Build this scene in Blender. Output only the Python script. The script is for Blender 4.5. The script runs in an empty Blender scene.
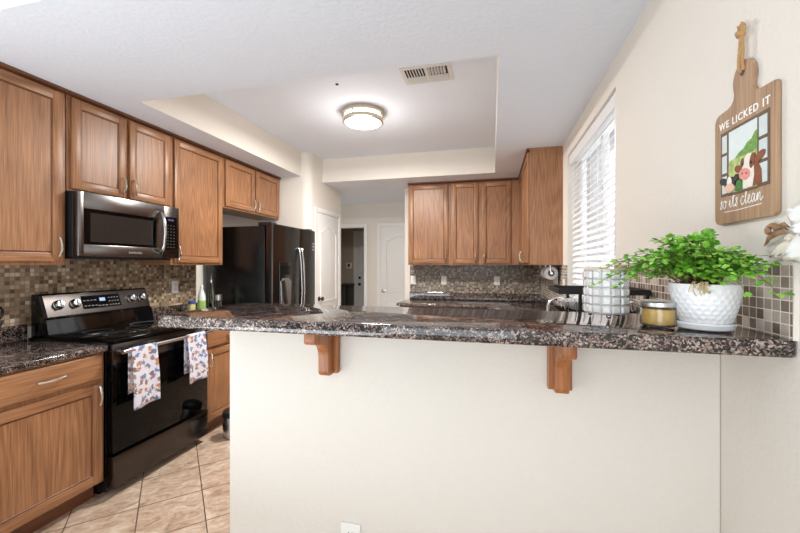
import bpy, bmesh, math, random
from mathutils import Matrix, Vector
random.seed(7)
C = bpy.context.scene.collection
SC = bpy.context.scene
PI = math.pi

# ------------------------------------------------------------------ camera, world, lights, exposure
cam_d = bpy.data.cameras.new('camera')
cam = bpy.data.objects.new('camera', cam_d)
C.objects.link(cam)
cam_d.sensor_width = 36.0
cam_d.lens = 374.0 / 800.0 * 36.0
cam_d.shift_y = -1.5 / 800.0
cam_d.clip_start = 0.02
cam.location = (0, 0, 1.372)
cam.rotation_euler = (PI / 2, 0, math.radians(13.82))
SC.camera = cam

SC.view_settings.view_transform = 'Standard'
SC.view_settings.look = 'None'
SC.view_settings.gamma = 1.0
SC.view_settings.exposure = 0.12
SC.view_settings.use_curve_mapping = False

world = bpy.data.worlds.new('world')
SC.world = world
world.use_nodes = True
_bg = world.node_tree.nodes['Background']
_bg.inputs[0].default_value = (0.93, 0.965, 1.0, 1)
_bg.inputs[1].default_value = 0.55


def area_light(name, loc, rot, sx, sy, power, col):
    d = bpy.data.lights.new(name, 'AREA')
    d.shape = 'RECTANGLE'
    d.size, d.size_y = sx, sy
    d.energy = power
    d.color = col
    o = bpy.data.objects.new(name, d)
    o.location = loc
    o.rotation_euler = rot
    C.objects.link(o)
    return o


# unseen fill lights added behind the camera, and daylight through the kitchen window
area_light('front_fill', (-0.35, -2.55, 1.35), (PI / 2, 0, 0), 1.8, 2.2, 42.0, (0.87, 0.945, 1.0))  # added front fill at the open end of the room
area_light('ceiling_fill', (-1.75, -0.7, 0.45), (PI, 0, 0), 1.8, 1.8, 72.0, (0.83, 0.925, 1.0))  # added up-facing panel, brightens the ceiling from below
area_light('window_daylight', (0.95, 2.78, 1.7), (0, PI / 2, 0), 1.2, 1.25, 11.0, (0.95, 0.98, 1.0))


area_light('hall_fill', (-3.40, 5.65, 1.35), (0, -PI / 2, 0), 2.0, 0.9, 5.5, (1.0, 0.975, 0.95))  # added fill set before the closed left wall of the hall


# ------------------------------------------------------------------ materials
def _new(name):
    m = bpy.data.materials.new(name)
    m.use_nodes = True
    nt = m.node_tree
    return m, nt, nt.nodes['Principled BSDF']


def N(nt, typ, **kw):
    n = nt.nodes.new(typ)
    for k, v in kw.items():
        setattr(n, k, v)
    return n


def ramp(nt, stops, interp='LINEAR'):
    r = nt.nodes.new('ShaderNodeValToRGB')
    r.color_ramp.interpolation = interp
    el = r.color_ramp.elements
    while len(el) < len(stops):
        el.new(0.5)
    for e, (p, c) in zip(el, stops):
        e.position = p
        e.color = (c[0], c[1], c[2], 1)
    return r


def S(r, g, b):
    f = lambda v: ((v / 255.0 + 0.055) / 1.055) ** 2.4 if v > 10 else v / 255.0 / 12.92
    return (f(r), f(g), f(b))


def plain(name, col, rough=0.5, metal=0.0, bump=0.0, bscale=60.0, emit=0.0, ecol=None, coat=0.0, var=0.04):
    """simple surface with slight procedural mottling and optional bump"""
    m, nt, b = _new(name)
    tc = N(nt, 'ShaderNodeTexCoord')
    nz = N(nt, 'ShaderNodeTexNoise')
    nz.inputs['Scale'].default_value = bscale
    nz.inputs['Detail'].default_value = 4
    nt.links.new(tc.outputs['Object'], nz.inputs['Vector'])
    lo = tuple(max(0, c * (1 - var)) for c in col)
    hi = tuple(min(1, c * (1 + var)) for c in col)
    r = ramp(nt, [(0.3, lo), (0.7, hi)])
    nt.links.new(nz.outputs['Fac'], r.inputs[0])
    nt.links.new(r.outputs[0], b.inputs['Base Color'])
    b.inputs['Roughness'].default_value = rough
    b.inputs['Metallic'].default_value = metal
    if coat:
        b.inputs['Coat Weight'].default_value = coat
        b.inputs['Coat Roughness'].default_value = 0.05
    if bump:
        bp = N(nt, 'ShaderNodeBump')
        bp.inputs['Strength'].default_value = bump
        bp.inputs['Distance'].default_value = 0.004
        nt.links.new(nz.outputs['Fac'], bp.inputs['Height'])
        nt.links.new(bp.outputs[0], b.inputs['Normal'])
    if emit:
        b.inputs['Emission Color'].default_value = (*(ecol or col), 1)
        b.inputs['Emission Strength'].default_value = emit
    return m


def wood(name, scale_v, light, dark, rough=0.38):
    m, nt, b = _new(name)
    tc = N(nt, 'ShaderNodeTexCoord')
    oi = N(nt, 'ShaderNodeObjectInfo')
    sc = N(nt, 'ShaderNodeVectorMath', operation='SCALE')
    sc.inputs[0].default_value = (7.0, 5.0, 3.0)
    nt.links.new(oi.outputs['Random'], sc.inputs['Scale'])
    add = N(nt, 'ShaderNodeVectorMath', operation='ADD')
    nt.links.new(tc.outputs['Object'], add.inputs[0])
    nt.links.new(sc.outputs[0], add.inputs[1])

    def stretched(f, sc_, det):
        mul = N(nt, 'ShaderNodeVectorMath', operation='MULTIPLY')
        mul.inputs[1].default_value = tuple(f * s for s in sc_)
        nt.links.new(add.outputs[0], mul.inputs[0])
        nz = N(nt, 'ShaderNodeTexNoise')
        nz.inputs['Scale'].default_value = 1.0
        nz.inputs['Detail'].default_value = det
        nt.links.new(mul.outputs[0], nz.inputs['Vector'])
        return nz.outputs['Fac']
    lowf = stretched(4.0, tuple(1.0 if s > 0.5 else 0.10 for s in scale_v), 1.5)
    fine = stretched(170.0, tuple(1.0 if s > 0.5 else 0.03 for s in scale_v), 3.0)
    patch = stretched(2.0, (1, 1, 1), 2.0)
    # cathedral rings: contour lines of the stretched low-frequency noise
    ml = N(nt, 'ShaderNodeMath', operation='MULTIPLY')
    ml.inputs[1].default_value = 150.0
    nt.links.new(lowf, ml.inputs[0])
    sn = N(nt, 'ShaderNodeMath', operation='SINE')
    nt.links.new(ml.outputs[0], sn.inputs[0])
    mr = N(nt, 'ShaderNodeMapRange')
    mr.inputs['From Min'].default_value = -1
    mr.inputs['From Max'].default_value = 1
    nt.links.new(sn.outputs[0], mr.inputs['Value'])
    m1 = N(nt, 'ShaderNodeMath', operation='MULTIPLY')
    m1.inputs[1].default_value = 0.10
    nt.links.new(mr.outputs[0], m1.inputs[0])
    m2 = N(nt, 'ShaderNodeMath', operation='MULTIPLY_ADD')
    m2.inputs[1].default_value = 0.66
    nt.links.new(fine, m2.inputs[0])
    nt.links.new(m1.outputs[0], m2.inputs[2])
    m3 = N(nt, 'ShaderNodeMath', operation='MULTIPLY_ADD')
    m3.inputs[1].default_value = 0.45
    nt.links.new(patch, m3.inputs[0])
    nt.links.new(m2.outputs[0], m3.inputs[2])
    r = ramp(nt, [(0.30, dark), (0.78, light)])
    nt.links.new(m3.outputs[0], r.inputs[0])
    nt.links.new(r.outputs[0], b.inputs['Base Color'])
    b.inputs['Roughness'].default_value = rough
    bp = N(nt, 'ShaderNodeBump')
    bp.inputs['Strength'].default_value = 0.12
    bp.inputs['Distance'].default_value = 0.002
    nt.links.new(fine, bp.inputs['Height'])
    nt.links.new(bp.outputs[0], b.inputs['Normal'])
    return m


def mosaic(name, axes, pitch, stops, grout, rough=0.22, off=(0.0, 0.0)):
    """square mosaic on a wall: axes are the two world axes of the wall plane"""
    m, nt, b = _new(name)
    geo = N(nt, 'ShaderNodeNewGeometry')
    sep = N(nt, 'ShaderNodeSeparateXYZ')
    nt.links.new(geo.outputs['Position'], sep.inputs[0])
    cells, fr = [], []
    for ax, of in zip(axes, off):
        dv = N(nt, 'ShaderNodeMath', operation='MULTIPLY_ADD')
        dv.inputs[1].default_value = 1.0 / pitch
        dv.inputs[2].default_value = of
        nt.links.new(sep.outputs[ax], dv.inputs[0])
        fl = N(nt, 'ShaderNodeMath', operation='FLOOR')
        nt.links.new(dv.outputs[0], fl.inputs[0])
        f = N(nt, 'ShaderNodeMath', operation='FRACT')
        nt.links.new(dv.outputs[0], f.inputs[0])
        pp = N(nt, 'ShaderNodeMath', operation='SUBTRACT')
        nt.links.new(f.outputs[0], pp.inputs[0])
        pp.inputs[1].default_value = 0.5
        ab = N(nt, 'ShaderNodeMath', operation='ABSOLUTE')
        nt.links.new(pp.outputs[0], ab.inputs[0])
        cells.append(fl.outputs[0])
        fr.append(ab.outputs[0])
    cmb = N(nt, 'ShaderNodeCombineXYZ')
    nt.links.new(cells[0], cmb.inputs[0])
    nt.links.new(cells[1], cmb.inputs[1])
    wn = N(nt, 'ShaderNodeTexWhiteNoise', noise_dimensions='2D')
    nt.links.new(cmb.outputs[0], wn.inputs['Vector'])
    nz = N(nt, 'ShaderNodeTexNoise')
    nz.inputs['Scale'].default_value = 90
    nt.links.new(geo.outputs['Position'], nz.inputs['Vector'])
    mixv = N(nt, 'ShaderNodeMath', operation='MULTIPLY_ADD')
    mixv.inputs[1].default_value = 0.16
    nt.links.new(nz.outputs['Fac'], mixv.inputs[0])
    sub = N(nt, 'ShaderNodeMath', operation='SUBTRACT')
    sub.inputs[1].default_value = 0.08
    nt.links.new(wn.outputs['Value'], sub.inputs[0])
    nt.links.new(sub.outputs[0], mixv.inputs[2])
    r = ramp(nt, stops)
    nt.links.new(mixv.outputs[0], r.inputs[0])
    mx = N(nt, 'ShaderNodeMath', operation='MAXIMUM')
    nt.links.new(fr[0], mx.inputs[0])
    nt.links.new(fr[1], mx.inputs[1])
    gt = N(nt, 'ShaderNodeMath', operation='GREATER_THAN')
    gt.inputs[1].default_value = 0.445
    nt.links.new(mx.outputs[0], gt.inputs[0])
    mix = N(nt, 'ShaderNodeMixRGB')
    nt.links.new(gt.outputs[0], mix.inputs[0])
    nt.links.new(r.outputs[0], mix.inputs[1])
    mix.inputs[2].default_value = (*grout, 1)
    nt.links.new(mix.outputs[0], b.inputs['Base Color'])
    ro = N(nt, 'ShaderNodeMath', operation='MULTIPLY_ADD')
    ro.inputs[1].default_value = 0.6
    ro.inputs[2].default_value = rough
    nt.links.new(gt.outputs[0], ro.inputs[0])
    nt.links.new(ro.outputs[0], b.inputs['Roughness'])
    sm = N(nt, 'ShaderNodeMapRange', interpolation_type='SMOOTHSTEP')
    sm.inputs['From Min'].default_value = 0.40
    sm.inputs['From Max'].default_value = 0.48
    sm.inputs['To Min'].default_value = 1.0
    sm.inputs['To Max'].default_value = 0.0
    nt.links.new(mx.outputs[0], sm.inputs['Value'])
    bp = N(nt, 'ShaderNodeBump')
    bp.inputs['Strength'].default_value = 0.6
    bp.inputs['Distance'].default_value = 0.0015
    nt.links.new(sm.outputs[0], bp.inputs['Height'])
    nt.links.new(bp.outputs[0], b.inputs['Normal'])
    return m


def floor_mat():
    m, nt, b = _new('floor_tile')
    geo = N(nt, 'ShaderNodeNewGeometry')
    mp = N(nt, 'ShaderNodeMapping')
    mp.vector_type = 'TEXTURE'
    mp.inputs['Location'].default_value = (-1.717, 1.926, 0)
    mp.inputs['Rotation'].default_value = (0, 0, math.radians(45))
    mp.inputs['Scale'].default_value = (0.318, 0.318, 1)
    nt.links.new(geo.outputs['Position'], mp.inputs['Vector'])
    sep = N(nt, 'ShaderNodeSeparateXYZ')
    nt.links.new(mp.outputs[0], sep.inputs[0])
    fr, cl = [], []
    for i in (0, 1):
        f = N(nt, 'ShaderNodeMath', operation='FRACT')
        nt.links.new(sep.outputs[i], f.inputs[0])
        s_ = N(nt, 'ShaderNodeMath', operation='SUBTRACT')
        s_.inputs[1].default_value = 0.5
        nt.links.new(f.outputs[0], s_.inputs[0])
        a = N(nt, 'ShaderNodeMath', operation='ABSOLUTE')
        nt.links.new(s_.outputs[0], a.inputs[0])
        fr.append(a.outputs[0])
        fl = N(nt, 'ShaderNodeMath', operation='FLOOR')
        nt.links.new(sep.outputs[i], fl.inputs[0])
        cl.append(fl.outputs[0])
    mx = N(nt, 'ShaderNodeMath', operation='MAXIMUM')
    nt.links.new(fr[0], mx.inputs[0])
    nt.links.new(fr[1], mx.inputs[1])
    gt = N(nt, 'ShaderNodeMath', operation='GREATER_THAN')
    gt.inputs[1].default_value = 0.491
    nt.links.new(mx.outputs[0], gt.inputs[0])
    cmb = N(nt, 'ShaderNodeCombineXYZ')
    nt.links.new(cl[0], cmb.inputs[0])
    nt.links.new(cl[1], cmb.inputs[1])
    wn = N(nt, 'ShaderNodeTexWhiteNoise', noise_dimensions='2D')
    nt.links.new(cmb.outputs[0], wn.inputs['Vector'])
    offs = N(nt, 'ShaderNodeVectorMath', operation='MULTIPLY_ADD')
    offs.inputs[1].default_value = (9, 9, 9)
    nt.links.new(wn.outputs['Color'], offs.inputs[0])
    st = N(nt, 'ShaderNodeVectorMath', operation='MULTIPLY')
    st.inputs[1].default_value = (2.2, 3.6, 1)
    nt.links.new(mp.outputs[0], st.inputs[0])
    nt.links.new(st.outputs[0], offs.inputs[2])
    nz = N(nt, 'ShaderNodeTexNoise')
    nz.inputs['Scale'].default_value = 1.6
    nz.inputs['Detail'].default_value = 9
    nz.inputs['Roughness'].default_value = 0.66
    nz.inputs['Distortion'].default_value = 0.7
    nt.links.new(offs.outputs[0], nz.inputs['Vector'])
    r = ramp(nt, [(0.30, S(150, 122, 102)), (0.44, S(188, 160, 136)), (0.56, S(206, 182, 160)), (0.68, S(224, 206, 188))])
    nt.links.new(nz.outputs['Fac'], r.inputs[0])
    mix = N(nt, 'ShaderNodeMixRGB')
    nt.links.new(gt.outputs[0], mix.inputs[0])
    nt.links.new(r.outputs[0], mix.inputs[1])
    mix.inputs[2].default_value = (*S(92, 74, 62), 1)
    nt.links.new(mix.outputs[0], b.inputs['Base Color'])
    b.inputs['Roughness'].default_value = 0.42
    bp = N(nt, 'ShaderNodeBump', invert=True)
    bp.inputs['Strength'].default_value = 0.4
    bp.inputs['Distance'].default_value = 0.002
    nt.links.new(gt.outputs[0], bp.inputs['Height'])
    nt.links.new(bp.outputs[0], b.inputs['Normal'])
    return m


def granite_mat():
    m, nt, b = _new('granite')
    geo = N(nt, 'ShaderNodeNewGeometry')
    nz0 = N(nt, 'ShaderNodeTexNoise')
    nz0.inputs['Scale'].default_value = 60
    nz0.inputs['Detail'].default_value = 3
    nt.links.new(geo.outputs['Position'], nz0.inputs['Vector'])
    ad = N(nt, 'ShaderNodeVectorMath', operation='MULTIPLY_ADD')
    ad.inputs[1].default_value = (0.010, 0.010, 0.010)
    nt.links.new(nz0.outputs['Color'], ad.inputs[0])
    nt.links.new(geo.outputs['Position'], ad.inputs[2])
    vo = N(nt, 'ShaderNodeTexVoronoi')
    vo.inputs['Scale'].default_value = 250
    nt.links.new(ad.outputs[0], vo.inputs['Vector'])
    sp = N(nt, 'ShaderNodeSeparateColor')
    nt.links.new(vo.outputs['Color'], sp.inputs[0])
    big = N(nt, 'ShaderNodeTexNoise')
    big.inputs['Scale'].default_value = 30
    big.inputs['Detail'].default_value = 2
    nt.links.new(geo.outputs['Position'], big.inputs['Vector'])
    mm = N(nt, 'ShaderNodeMath', operation='MULTIPLY_ADD')
    mm.inputs[1].default_value = 1.3
    nt.links.new(big.outputs['Fac'], mm.inputs[0])
    sb = N(nt, 'ShaderNodeMath', operation='SUBTRACT')
    sb.inputs[1].default_value = 0.65
    nt.links.new(sp.outputs[0], sb.inputs[0])
    nt.links.new(sb.outputs[0], mm.inputs[2])
    r = ramp(nt, [(0.0, S(24, 21, 21)), (0.40, S(54, 48, 46)), (0.54, S(92, 82, 78)), (0.68, S(124, 102, 94)),
                  (0.84, S(150, 128, 118)), (0.96, S(168, 156, 150))], 'CONSTANT')
    nt.links.new(mm.outputs[0], r.inputs[0])
    nt.links.new(r.outputs[0], b.inputs['Base Color'])
    b.inputs['Roughness'].default_value = 0.05
    b.inputs['IOR'].default_value = 1.6
    return m


def towel_mat():
    m, nt, b = _new('towel_print')
    geo = N(nt, 'ShaderNodeNewGeometry')
    sep = N(nt, 'ShaderNodeSeparateXYZ')
    nt.links.new(geo.outputs['Position'], sep.inputs[0])
    cmb = N(nt, 'ShaderNodeCombineXYZ')
    nt.links.new(sep.outputs[1], cmb.inputs[0])
    nt.links.new(sep.outputs[2], cmb.inputs[1])
    nz = N(nt, 'ShaderNodeTexNoise')
    nz.inputs['Scale'].default_value = 70
    nz.inputs['Detail'].default_value = 2
    nt.links.new(cmb.outputs[0], nz.inputs['Vector'])
    ad = N(nt, 'ShaderNodeVectorMath', operation='MULTIPLY_ADD')
    ad.inputs[1].default_value = (0.05, 0.05, 0)
    nt.links.new(nz.outputs['Color'], ad.inputs[0])
    nt.links.new(cmb.outputs[0], ad.inputs[2])
    vo = N(nt, 'ShaderNodeTexVoronoi', voronoi_dimensions='2D')
    vo.inputs['Scale'].default_value = 24
    vo.inputs['Randomness'].default_value = 0.7
    nt.links.new(ad.outputs[0], vo.inputs['Vector'])
    sp = N(nt, 'ShaderNodeSeparateColor')
    nt.links.new(vo.outputs['Color'], sp.inputs[0])
    r = ramp(nt, [(0, S(112, 136, 180)), (0.38, S(190, 138, 104)), (0.62, S(140, 112, 104)), (0.82, S(150, 128, 152))], 'CONSTANT')
    nt.links.new(sp.outputs[0], r.inputs[0])
    lt = N(nt, 'ShaderNodeMath', operation='LESS_THAN')
    lt.inputs[1].default_value = 0.34
    nt.links.new(vo.outputs['Distance'], lt.inputs[0])
    mix = N(nt, 'ShaderNodeMixRGB')
    nt.links.new(lt.outputs[0], mix.inputs[0])
    mix.inputs[1].default_value = (*S(226, 226, 236), 1)
    nt.links.new(r.outputs[0], mix.inputs[2])
    nt.links.new(mix.outputs[0], b.inputs['Base Color'])
    b.inputs['Roughness'].default_value = 0.9
    return m


def glass_mat(name, col=(1, 1, 1), rough=0.02):
    m, nt, b = _new(name)
    b.inputs['Base Color'].default_value = (*col, 1)
    b.inputs['Transmission Weight'].default_value = 1.0
    b.inputs['Roughness'].default_value = rough
    b.inputs['IOR'].default_value = 1.45
    return m


WL_, WD_ = S(178, 128, 89), S(92, 55, 33)
M = {}
M['oak_v'] = wood('oak_vertical_grain', (1, 1, 0), WL_, WD_)
M['oak_h'] = wood('oak_horizontal_grain', (0, 0, 1), WL_, WD_)
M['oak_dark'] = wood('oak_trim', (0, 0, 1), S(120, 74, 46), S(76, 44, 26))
M['bracket_wood'] = wood('bracket_wood', (1, 1, 0), S(186, 120, 70), S(128, 74, 38))
M['board_wood'] = wood('board_wood', (1, 1, 0), S(186, 152, 120), S(128, 98, 74), 0.65)
M['mesh_dark'] = plain('dark_mesh_glass', S(40, 38, 37), 0.12, var=0.1)
M['wall'] = plain('wall_paint', S(228, 222, 213), 0.75, bump=0.35, bscale=70, var=0.01)
M['ceil'] = plain('ceiling_paint', S(226, 231, 240), 0.85, bump=0.6, bscale=45, var=0.015)
M['floor'] = floor_mat()
M['granite'] = granite_mat()
BR = [(0.0, S(94, 75, 60)), (0.30, S(138, 117, 95)), (0.65, S(164, 143, 117)), (0.88, S(192, 172, 146)), (1.0, S(216, 200, 178))]
M['tile_x'] = mosaic('mosaic_side', (1, 2), 0.0255, BR, S(130, 113, 93))
M['tile_y'] = mosaic('mosaic_back', (0, 2), 0.0255, [(0.0, S(84, 73, 64)), (0.4, S(118, 105, 92)), (0.75, S(146, 132, 115)), (1.0, S(190, 178, 162))], S(150, 140, 128))
M['tile_bar'] = mosaic('mosaic_by_bar', (1, 2), 0.0255, [(0.0, S(104, 88, 78)), (0.35, S(138, 120, 106)), (0.7, S(168, 152, 138)), (1.0, S(214, 202, 188))], S(226, 217, 206), off=(0.3, 0.16))
M['white_paint'] = plain('white_trim_paint', S(238, 238, 236), 0.4, var=0.01)
M['door_dark'] = plain('grey_door_paint', S(120, 116, 112), 0.5, var=0.02)
M['plate'] = plain('outlet_plastic', S(240, 239, 234), 0.35, var=0.01)
M['slot'] = plain('outlet_slot', S(60, 58, 56), 0.5)
M['nickel'] = plain('satin_nickel', S(226, 222, 214), 0.2, 1.0, var=0.03)
M['chrome'] = plain('chrome', S(225, 225, 228), 0.08, 1.0, var=0.01)
M['black_gloss'] = plain('black_gloss', S(10, 10, 11), 0.07, var=0.1)
M['black_glass'] = plain('black_glass', S(6, 6, 7), 0.03, var=0.1)
M['black_glass'].node_tree.nodes['Principled BSDF'].inputs['Specular IOR Level'].default_value = 0.18
M['black_matte'] = plain('black_matte', S(24, 24, 25), 0.5, var=0.1)
M['black_enamel'] = plain('black_enamel', S(14, 14, 15), 0.22, bump=0.05, bscale=300, var=0.1)
M['steel_dark'] = plain('black_stainless', S(82, 78, 76), 0.24, 1.0, var=0.05)
M['steel_mw'] = plain('microwave_steel', S(122, 119, 118), 0.26, 1.0, var=0.04)
M['steel'] = plain('stainless', S(190, 190, 190), 0.22, 1.0, var=0.03)
M['display'] = plain('lit_display', S(150, 190, 230), 0.3, emit=0.25, ecol=S(150, 190, 235))
M['display_p'] = plain('lit_display_violet', S(60, 54, 84), 0.3, emit=0.12, ecol=S(130, 100, 210))
M['print_grey'] = plain('printed_grey', S(170, 170, 172), 0.5)
M['print_dim'] = plain('printed_dim_grey', S(100, 100, 102), 0.5)
M['towel'] = towel_mat()
M['pot'] = plain('white_glazed_pot', S(240, 241, 243), 0.22, var=0.01)
M['soil'] = plain('potting_soil', S(92, 62, 40), 0.95, bump=1.0, bscale=120, var=0.4)
M['leaf'] = plain('fern_leaf', S(98, 164, 42), 0.45, bscale=25, var=0.42)
M['leaf2'] = plain('fern_leaf_light', S(146, 200, 78), 0.45, bscale=25, var=0.3)
M['stem'] = plain('fern_stem', S(104, 84, 44), 0.6)
M['dry'] = plain('dried_stem', S(206, 186, 138), 0.8, var=0.2)
M['wax'] = plain('amber_wax', S(250, 206, 112), 0.35, var=0.05)
M['glass'] = glass_mat('clear_glass')
M['pane'] = glass_mat('window_glass')
M['tin'] = plain('brushed_tin_lid', S(200, 200, 200), 0.3, 1.0)
M['crystal'] = plain('pearly_crystal', S(244, 242, 240), 0.12, var=0.06, bscale=160, coat=0.6)
M['beige_rim'] = plain('beige_rim', S(222, 204, 182), 0.5)
M['white_plastic'] = plain('white_plastic', S(240, 240, 240), 0.3, var=0.01)
M['paper'] = plain('paper_towel', S(242, 241, 238), 0.9, bump=0.3, bscale=200, var=0.01)
M['slat'] = plain('white_slat', S(238, 238, 240), 0.4, var=0.01)
M['rope'] = plain('jute_rope', S(196, 154, 106), 0.9, bump=1.0, bscale=400, var=0.25)
M['ink_white'] = plain('white_lettering', S(246, 244, 240), 0.6, var=0.01)
M['lamp_glass'] = plain('lamp_diffuser', S(255, 244, 226), 0.4, emit=4.2, ecol=(1.0, 0.90, 0.74))
M['lamp_side'] = plain('lamp_side_diffuser', S(255, 240, 220), 0.4, emit=3.2, ecol=(1.0, 0.90, 0.76))
M['lamp_metal'] = plain('lamp_brushed_nickel', S(196, 184, 168), 0.35, 0.9)
M['vent_dark'] = plain('vent_shadow', S(40, 38, 36), 0.9)
M['vent_metal'] = plain('vent_metal', S(216, 213, 208), 0.5)
M['sky_p'] = plain('painted_sky', S(222, 232, 232), 0.7, var=0.03)
M['hill'] = plain('painted_hill', S(176, 192, 120), 0.7, bscale=90, var=0.35)
M['tree_p'] = plain('painted_trees', S(112, 156, 72), 0.7, bscale=160, var=0.4)
M['sash_p'] = plain('painted_sash', S(104, 82, 66), 0.7, var=0.2)
M['sashpane_p'] = plain('painted_sash_pane', S(206, 216, 218), 0.6, var=0.05)
M['cow_w'] = plain('painted_cow_white', S(238, 228, 220), 0.7, var=0.05)
M['cow_b'] = plain('painted_cow_brown', S(132, 74, 44), 0.7, var=0.2)
M['cow_k'] = plain('painted_cow_black', S(48, 46, 46), 0.7, var=0.2)
M['cow_p'] = plain('painted_muzzle', S(226, 150, 140), 0.7, var=0.1)
M['cow_p2'] = plain('painted_pale_muzzle', S(226, 188, 168), 0.7, var=0.1)
M['cow_g'] = plain('painted_grass_tuft', S(60, 120, 54), 0.7, var=0.3)
M['pod'] = plain('brown_dried_pod', S(150, 116, 86), 0.7, bscale=60, var=0.35)
M['petal'] = plain('white_cloth_petal', S(242, 242, 242), 0.8, var=0.02)
M['petal_c'] = plain('cream_husk', S(234, 224, 208), 0.8, var=0.05)
M['bottle_w'] = plain('bottle_white', S(226, 232, 226), 0.35)
M['bottle_g'] = plain('bottle_green', S(150, 186, 96), 0.4, bscale=40, var=0.3)
M['bottle_d'] = glass_mat('dark_bottle_glass', (0.35, 0.36, 0.30))
M['blue_cap'] = plain('blue_cap', S(58, 90, 150), 0.4)
M['jar_y'] = plain('jar_yellow', S(206, 196, 130), 0.4)
M['bin_dark'] = plain('charcoal_bin', S(34, 33, 34), 0.5)
M['laundry_wall'] = plain('utility_wall_paint', S(186, 172, 158), 0.8, bump=0.2, var=0.01)


# ------------------------------------------------------------------ mesh helpers
class MB:
    def __init__(self, M4=None):
        self.bm = bmesh.new()
        self.T = M4 or Matrix.Identity(4)

    def _add(self, verts, faces, mi=0):
        vs = [self.bm.verts.new(self.T @ Vector(v)) for v in verts]
        fs = []
        for f in faces:
            try:
                fc = self.bm.faces.new([vs[i] for i in f])
                fc.material_index = mi
                fs.append(fc)
            except ValueError:
                pass
        return vs, fs

    def _bev(self, vs, fs, bev, seg, edges=None):
        if bev <= 0:
            return
        if edges is None:
            edges = list({e for f in fs for e in f.edges})
        mi = fs[0].material_index
        r = bmesh.ops.bevel(self.bm, geom=edges, offset=bev, segments=seg, affect='EDGES', profile=0.5, clamp_overlap=True)
        for f in r['faces']:
            f.material_index = mi

    def box(self, a, b, mi=0, bev=0.0, seg=2, side_mi=None):
        x0, x1 = sorted((a[0], b[0])); y0, y1 = sorted((a[1], b[1])); z0, z1 = sorted((a[2], b[2]))
        v = [(x0, y0, z0), (x1, y0, z0), (x1, y1, z0), (x0, y1, z0), (x0, y0, z1), (x1, y0, z1), (x1, y1, z1), (x0, y1, z1)]
        f = [(0, 3, 2, 1), (4, 5, 6, 7), (0, 1, 5, 4), (1, 2, 6, 5), (2, 3, 7, 6), (3, 0, 4, 7)]
        vs, fs = self._add(v, f, mi)
        if side_mi is not None:
            for q in fs[2:]:
                q.material_index = side_mi
        self._bev(vs, fs, bev, seg)
        return self

    def prism(self, pts, axis, c0, c1, mi=0, bev=0.0, seg=2):
        """polygon pts (a,b) extruded along axis from c0 to c1; axis 2: (x,y), axis 0: (y,z), axis 1: (x,z)"""
        def mk(p, c):
            return {2: (p[0], p[1], c), 0: (c, p[0], p[1]), 1: (p[0], c, p[1])}[axis]
        n = len(pts)
        v = [mk(p, c0) for p in pts] + [mk(p, c1) for p in pts]
        f = [tuple(range(n - 1, -1, -1)), tuple(range(n, 2 * n))]
        f += [(i, (i + 1) % n, n + (i + 1) % n, n + i) for i in range(n)]
        vs, fs = self._add(v, f, mi)
        bmesh.ops.recalc_face_normals(self.bm, faces=fs)
        if bev > 0:
            caps = list({e for q in fs[:2] for e in q.edges})
            self._bev(vs, fs, bev, seg, caps)
        return self

    def lathe(self, prof, c, axis=2, seg=32, mi=0, fn=None):
        """profile (r,h) revolved about axis through c"""
        rings = []
        for (r, h) in prof:
            ring = []
            for k in range(seg):
                t = 2 * PI * k / seg
                rr = r if fn is None else fn(r, h, t)
                a, b = rr * math.cos(t), rr * math.sin(t)
                p = {2: (a, b, h), 0: (h, a, b), 1: (b, h, a)}[axis]
                ring.append(self.bm.verts.new(self.T @ (Vector(p) + Vector(c))))
            rings.append(ring)
        for i in range(len(rings) - 1):
            for k in range(seg):
                k2 = (k + 1) % seg
                f = self.bm.faces.new((rings[i][k], rings[i][k2], rings[i + 1][k2], rings[i + 1][k]))
                f.material_index = mi
        for ring, flip in ((rings[0], True), (rings[-1], False)):
            f = self.bm.faces.new(ring[::-1] if flip else ring)
            f.material_index = mi
        return self

    def tube(self, pts, r, seg=8, mi=0, closed=False, flat=None):
        pts = [Vector(p) for p in pts]
        n = len(pts)
        rings = []
        up = None
        for i, p in enumerate(pts):
            if closed:
                t = pts[(i + 1) % n] - pts[i - 1]
            else:
                t = pts[min(i + 1, n - 1)] - pts[max(i - 1, 0)]
            if t.length < 1e-9:
                t = Vector((0, 0, 1))
            t.normalize()
            if up is None:
                up = Vector((0, 0, 1)) if abs(t.z) < 0.9 else Vector((0, 1, 0))
            a = t.cross(up)
            if a.length < 1e-6:
                a = t.cross(Vector((1, 0, 0)))
            a.normalize()
            b = a.cross(t).normalized()
            up = b
            rr = r[i] if isinstance(r, (list, tuple)) else r
            fl = flat or 1.0
            rings.append([self.bm.verts.new(self.T @ (p + a * rr * math.cos(2 * PI * k / seg) + b * rr * fl * math.sin(2 * PI * k / seg))) for k in range(seg)])
        m = n if closed else n - 1
        for i in range(m):
            A, B = rings[i], rings[(i + 1) % n]
            for k in range(seg):
                k2 = (k + 1) % seg
                f = self.bm.faces.new((A[k], A[k2], B[k2], B[k]))
                f.material_index = mi
        if not closed:
            for ring in (rings[0][::-1], rings[-1]):
                f = self.bm.faces.new(ring)
                f.material_index = mi
        return self

    def sphere(self, c, r, seg=16, rings=10, mi=0, sc=(1, 1, 1)):
        mat = self.T @ Matrix.Translation(Vector(c)) @ Matrix.Diagonal((*[r * s for s in sc], 1))
        q = bmesh.ops.create_uvsphere(self.bm, u_segments=seg, v_segments=rings, radius=1.0, matrix=mat)
        for v in q['verts']:
            for f in v.link_faces:
                f.material_index = mi
        return self

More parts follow.
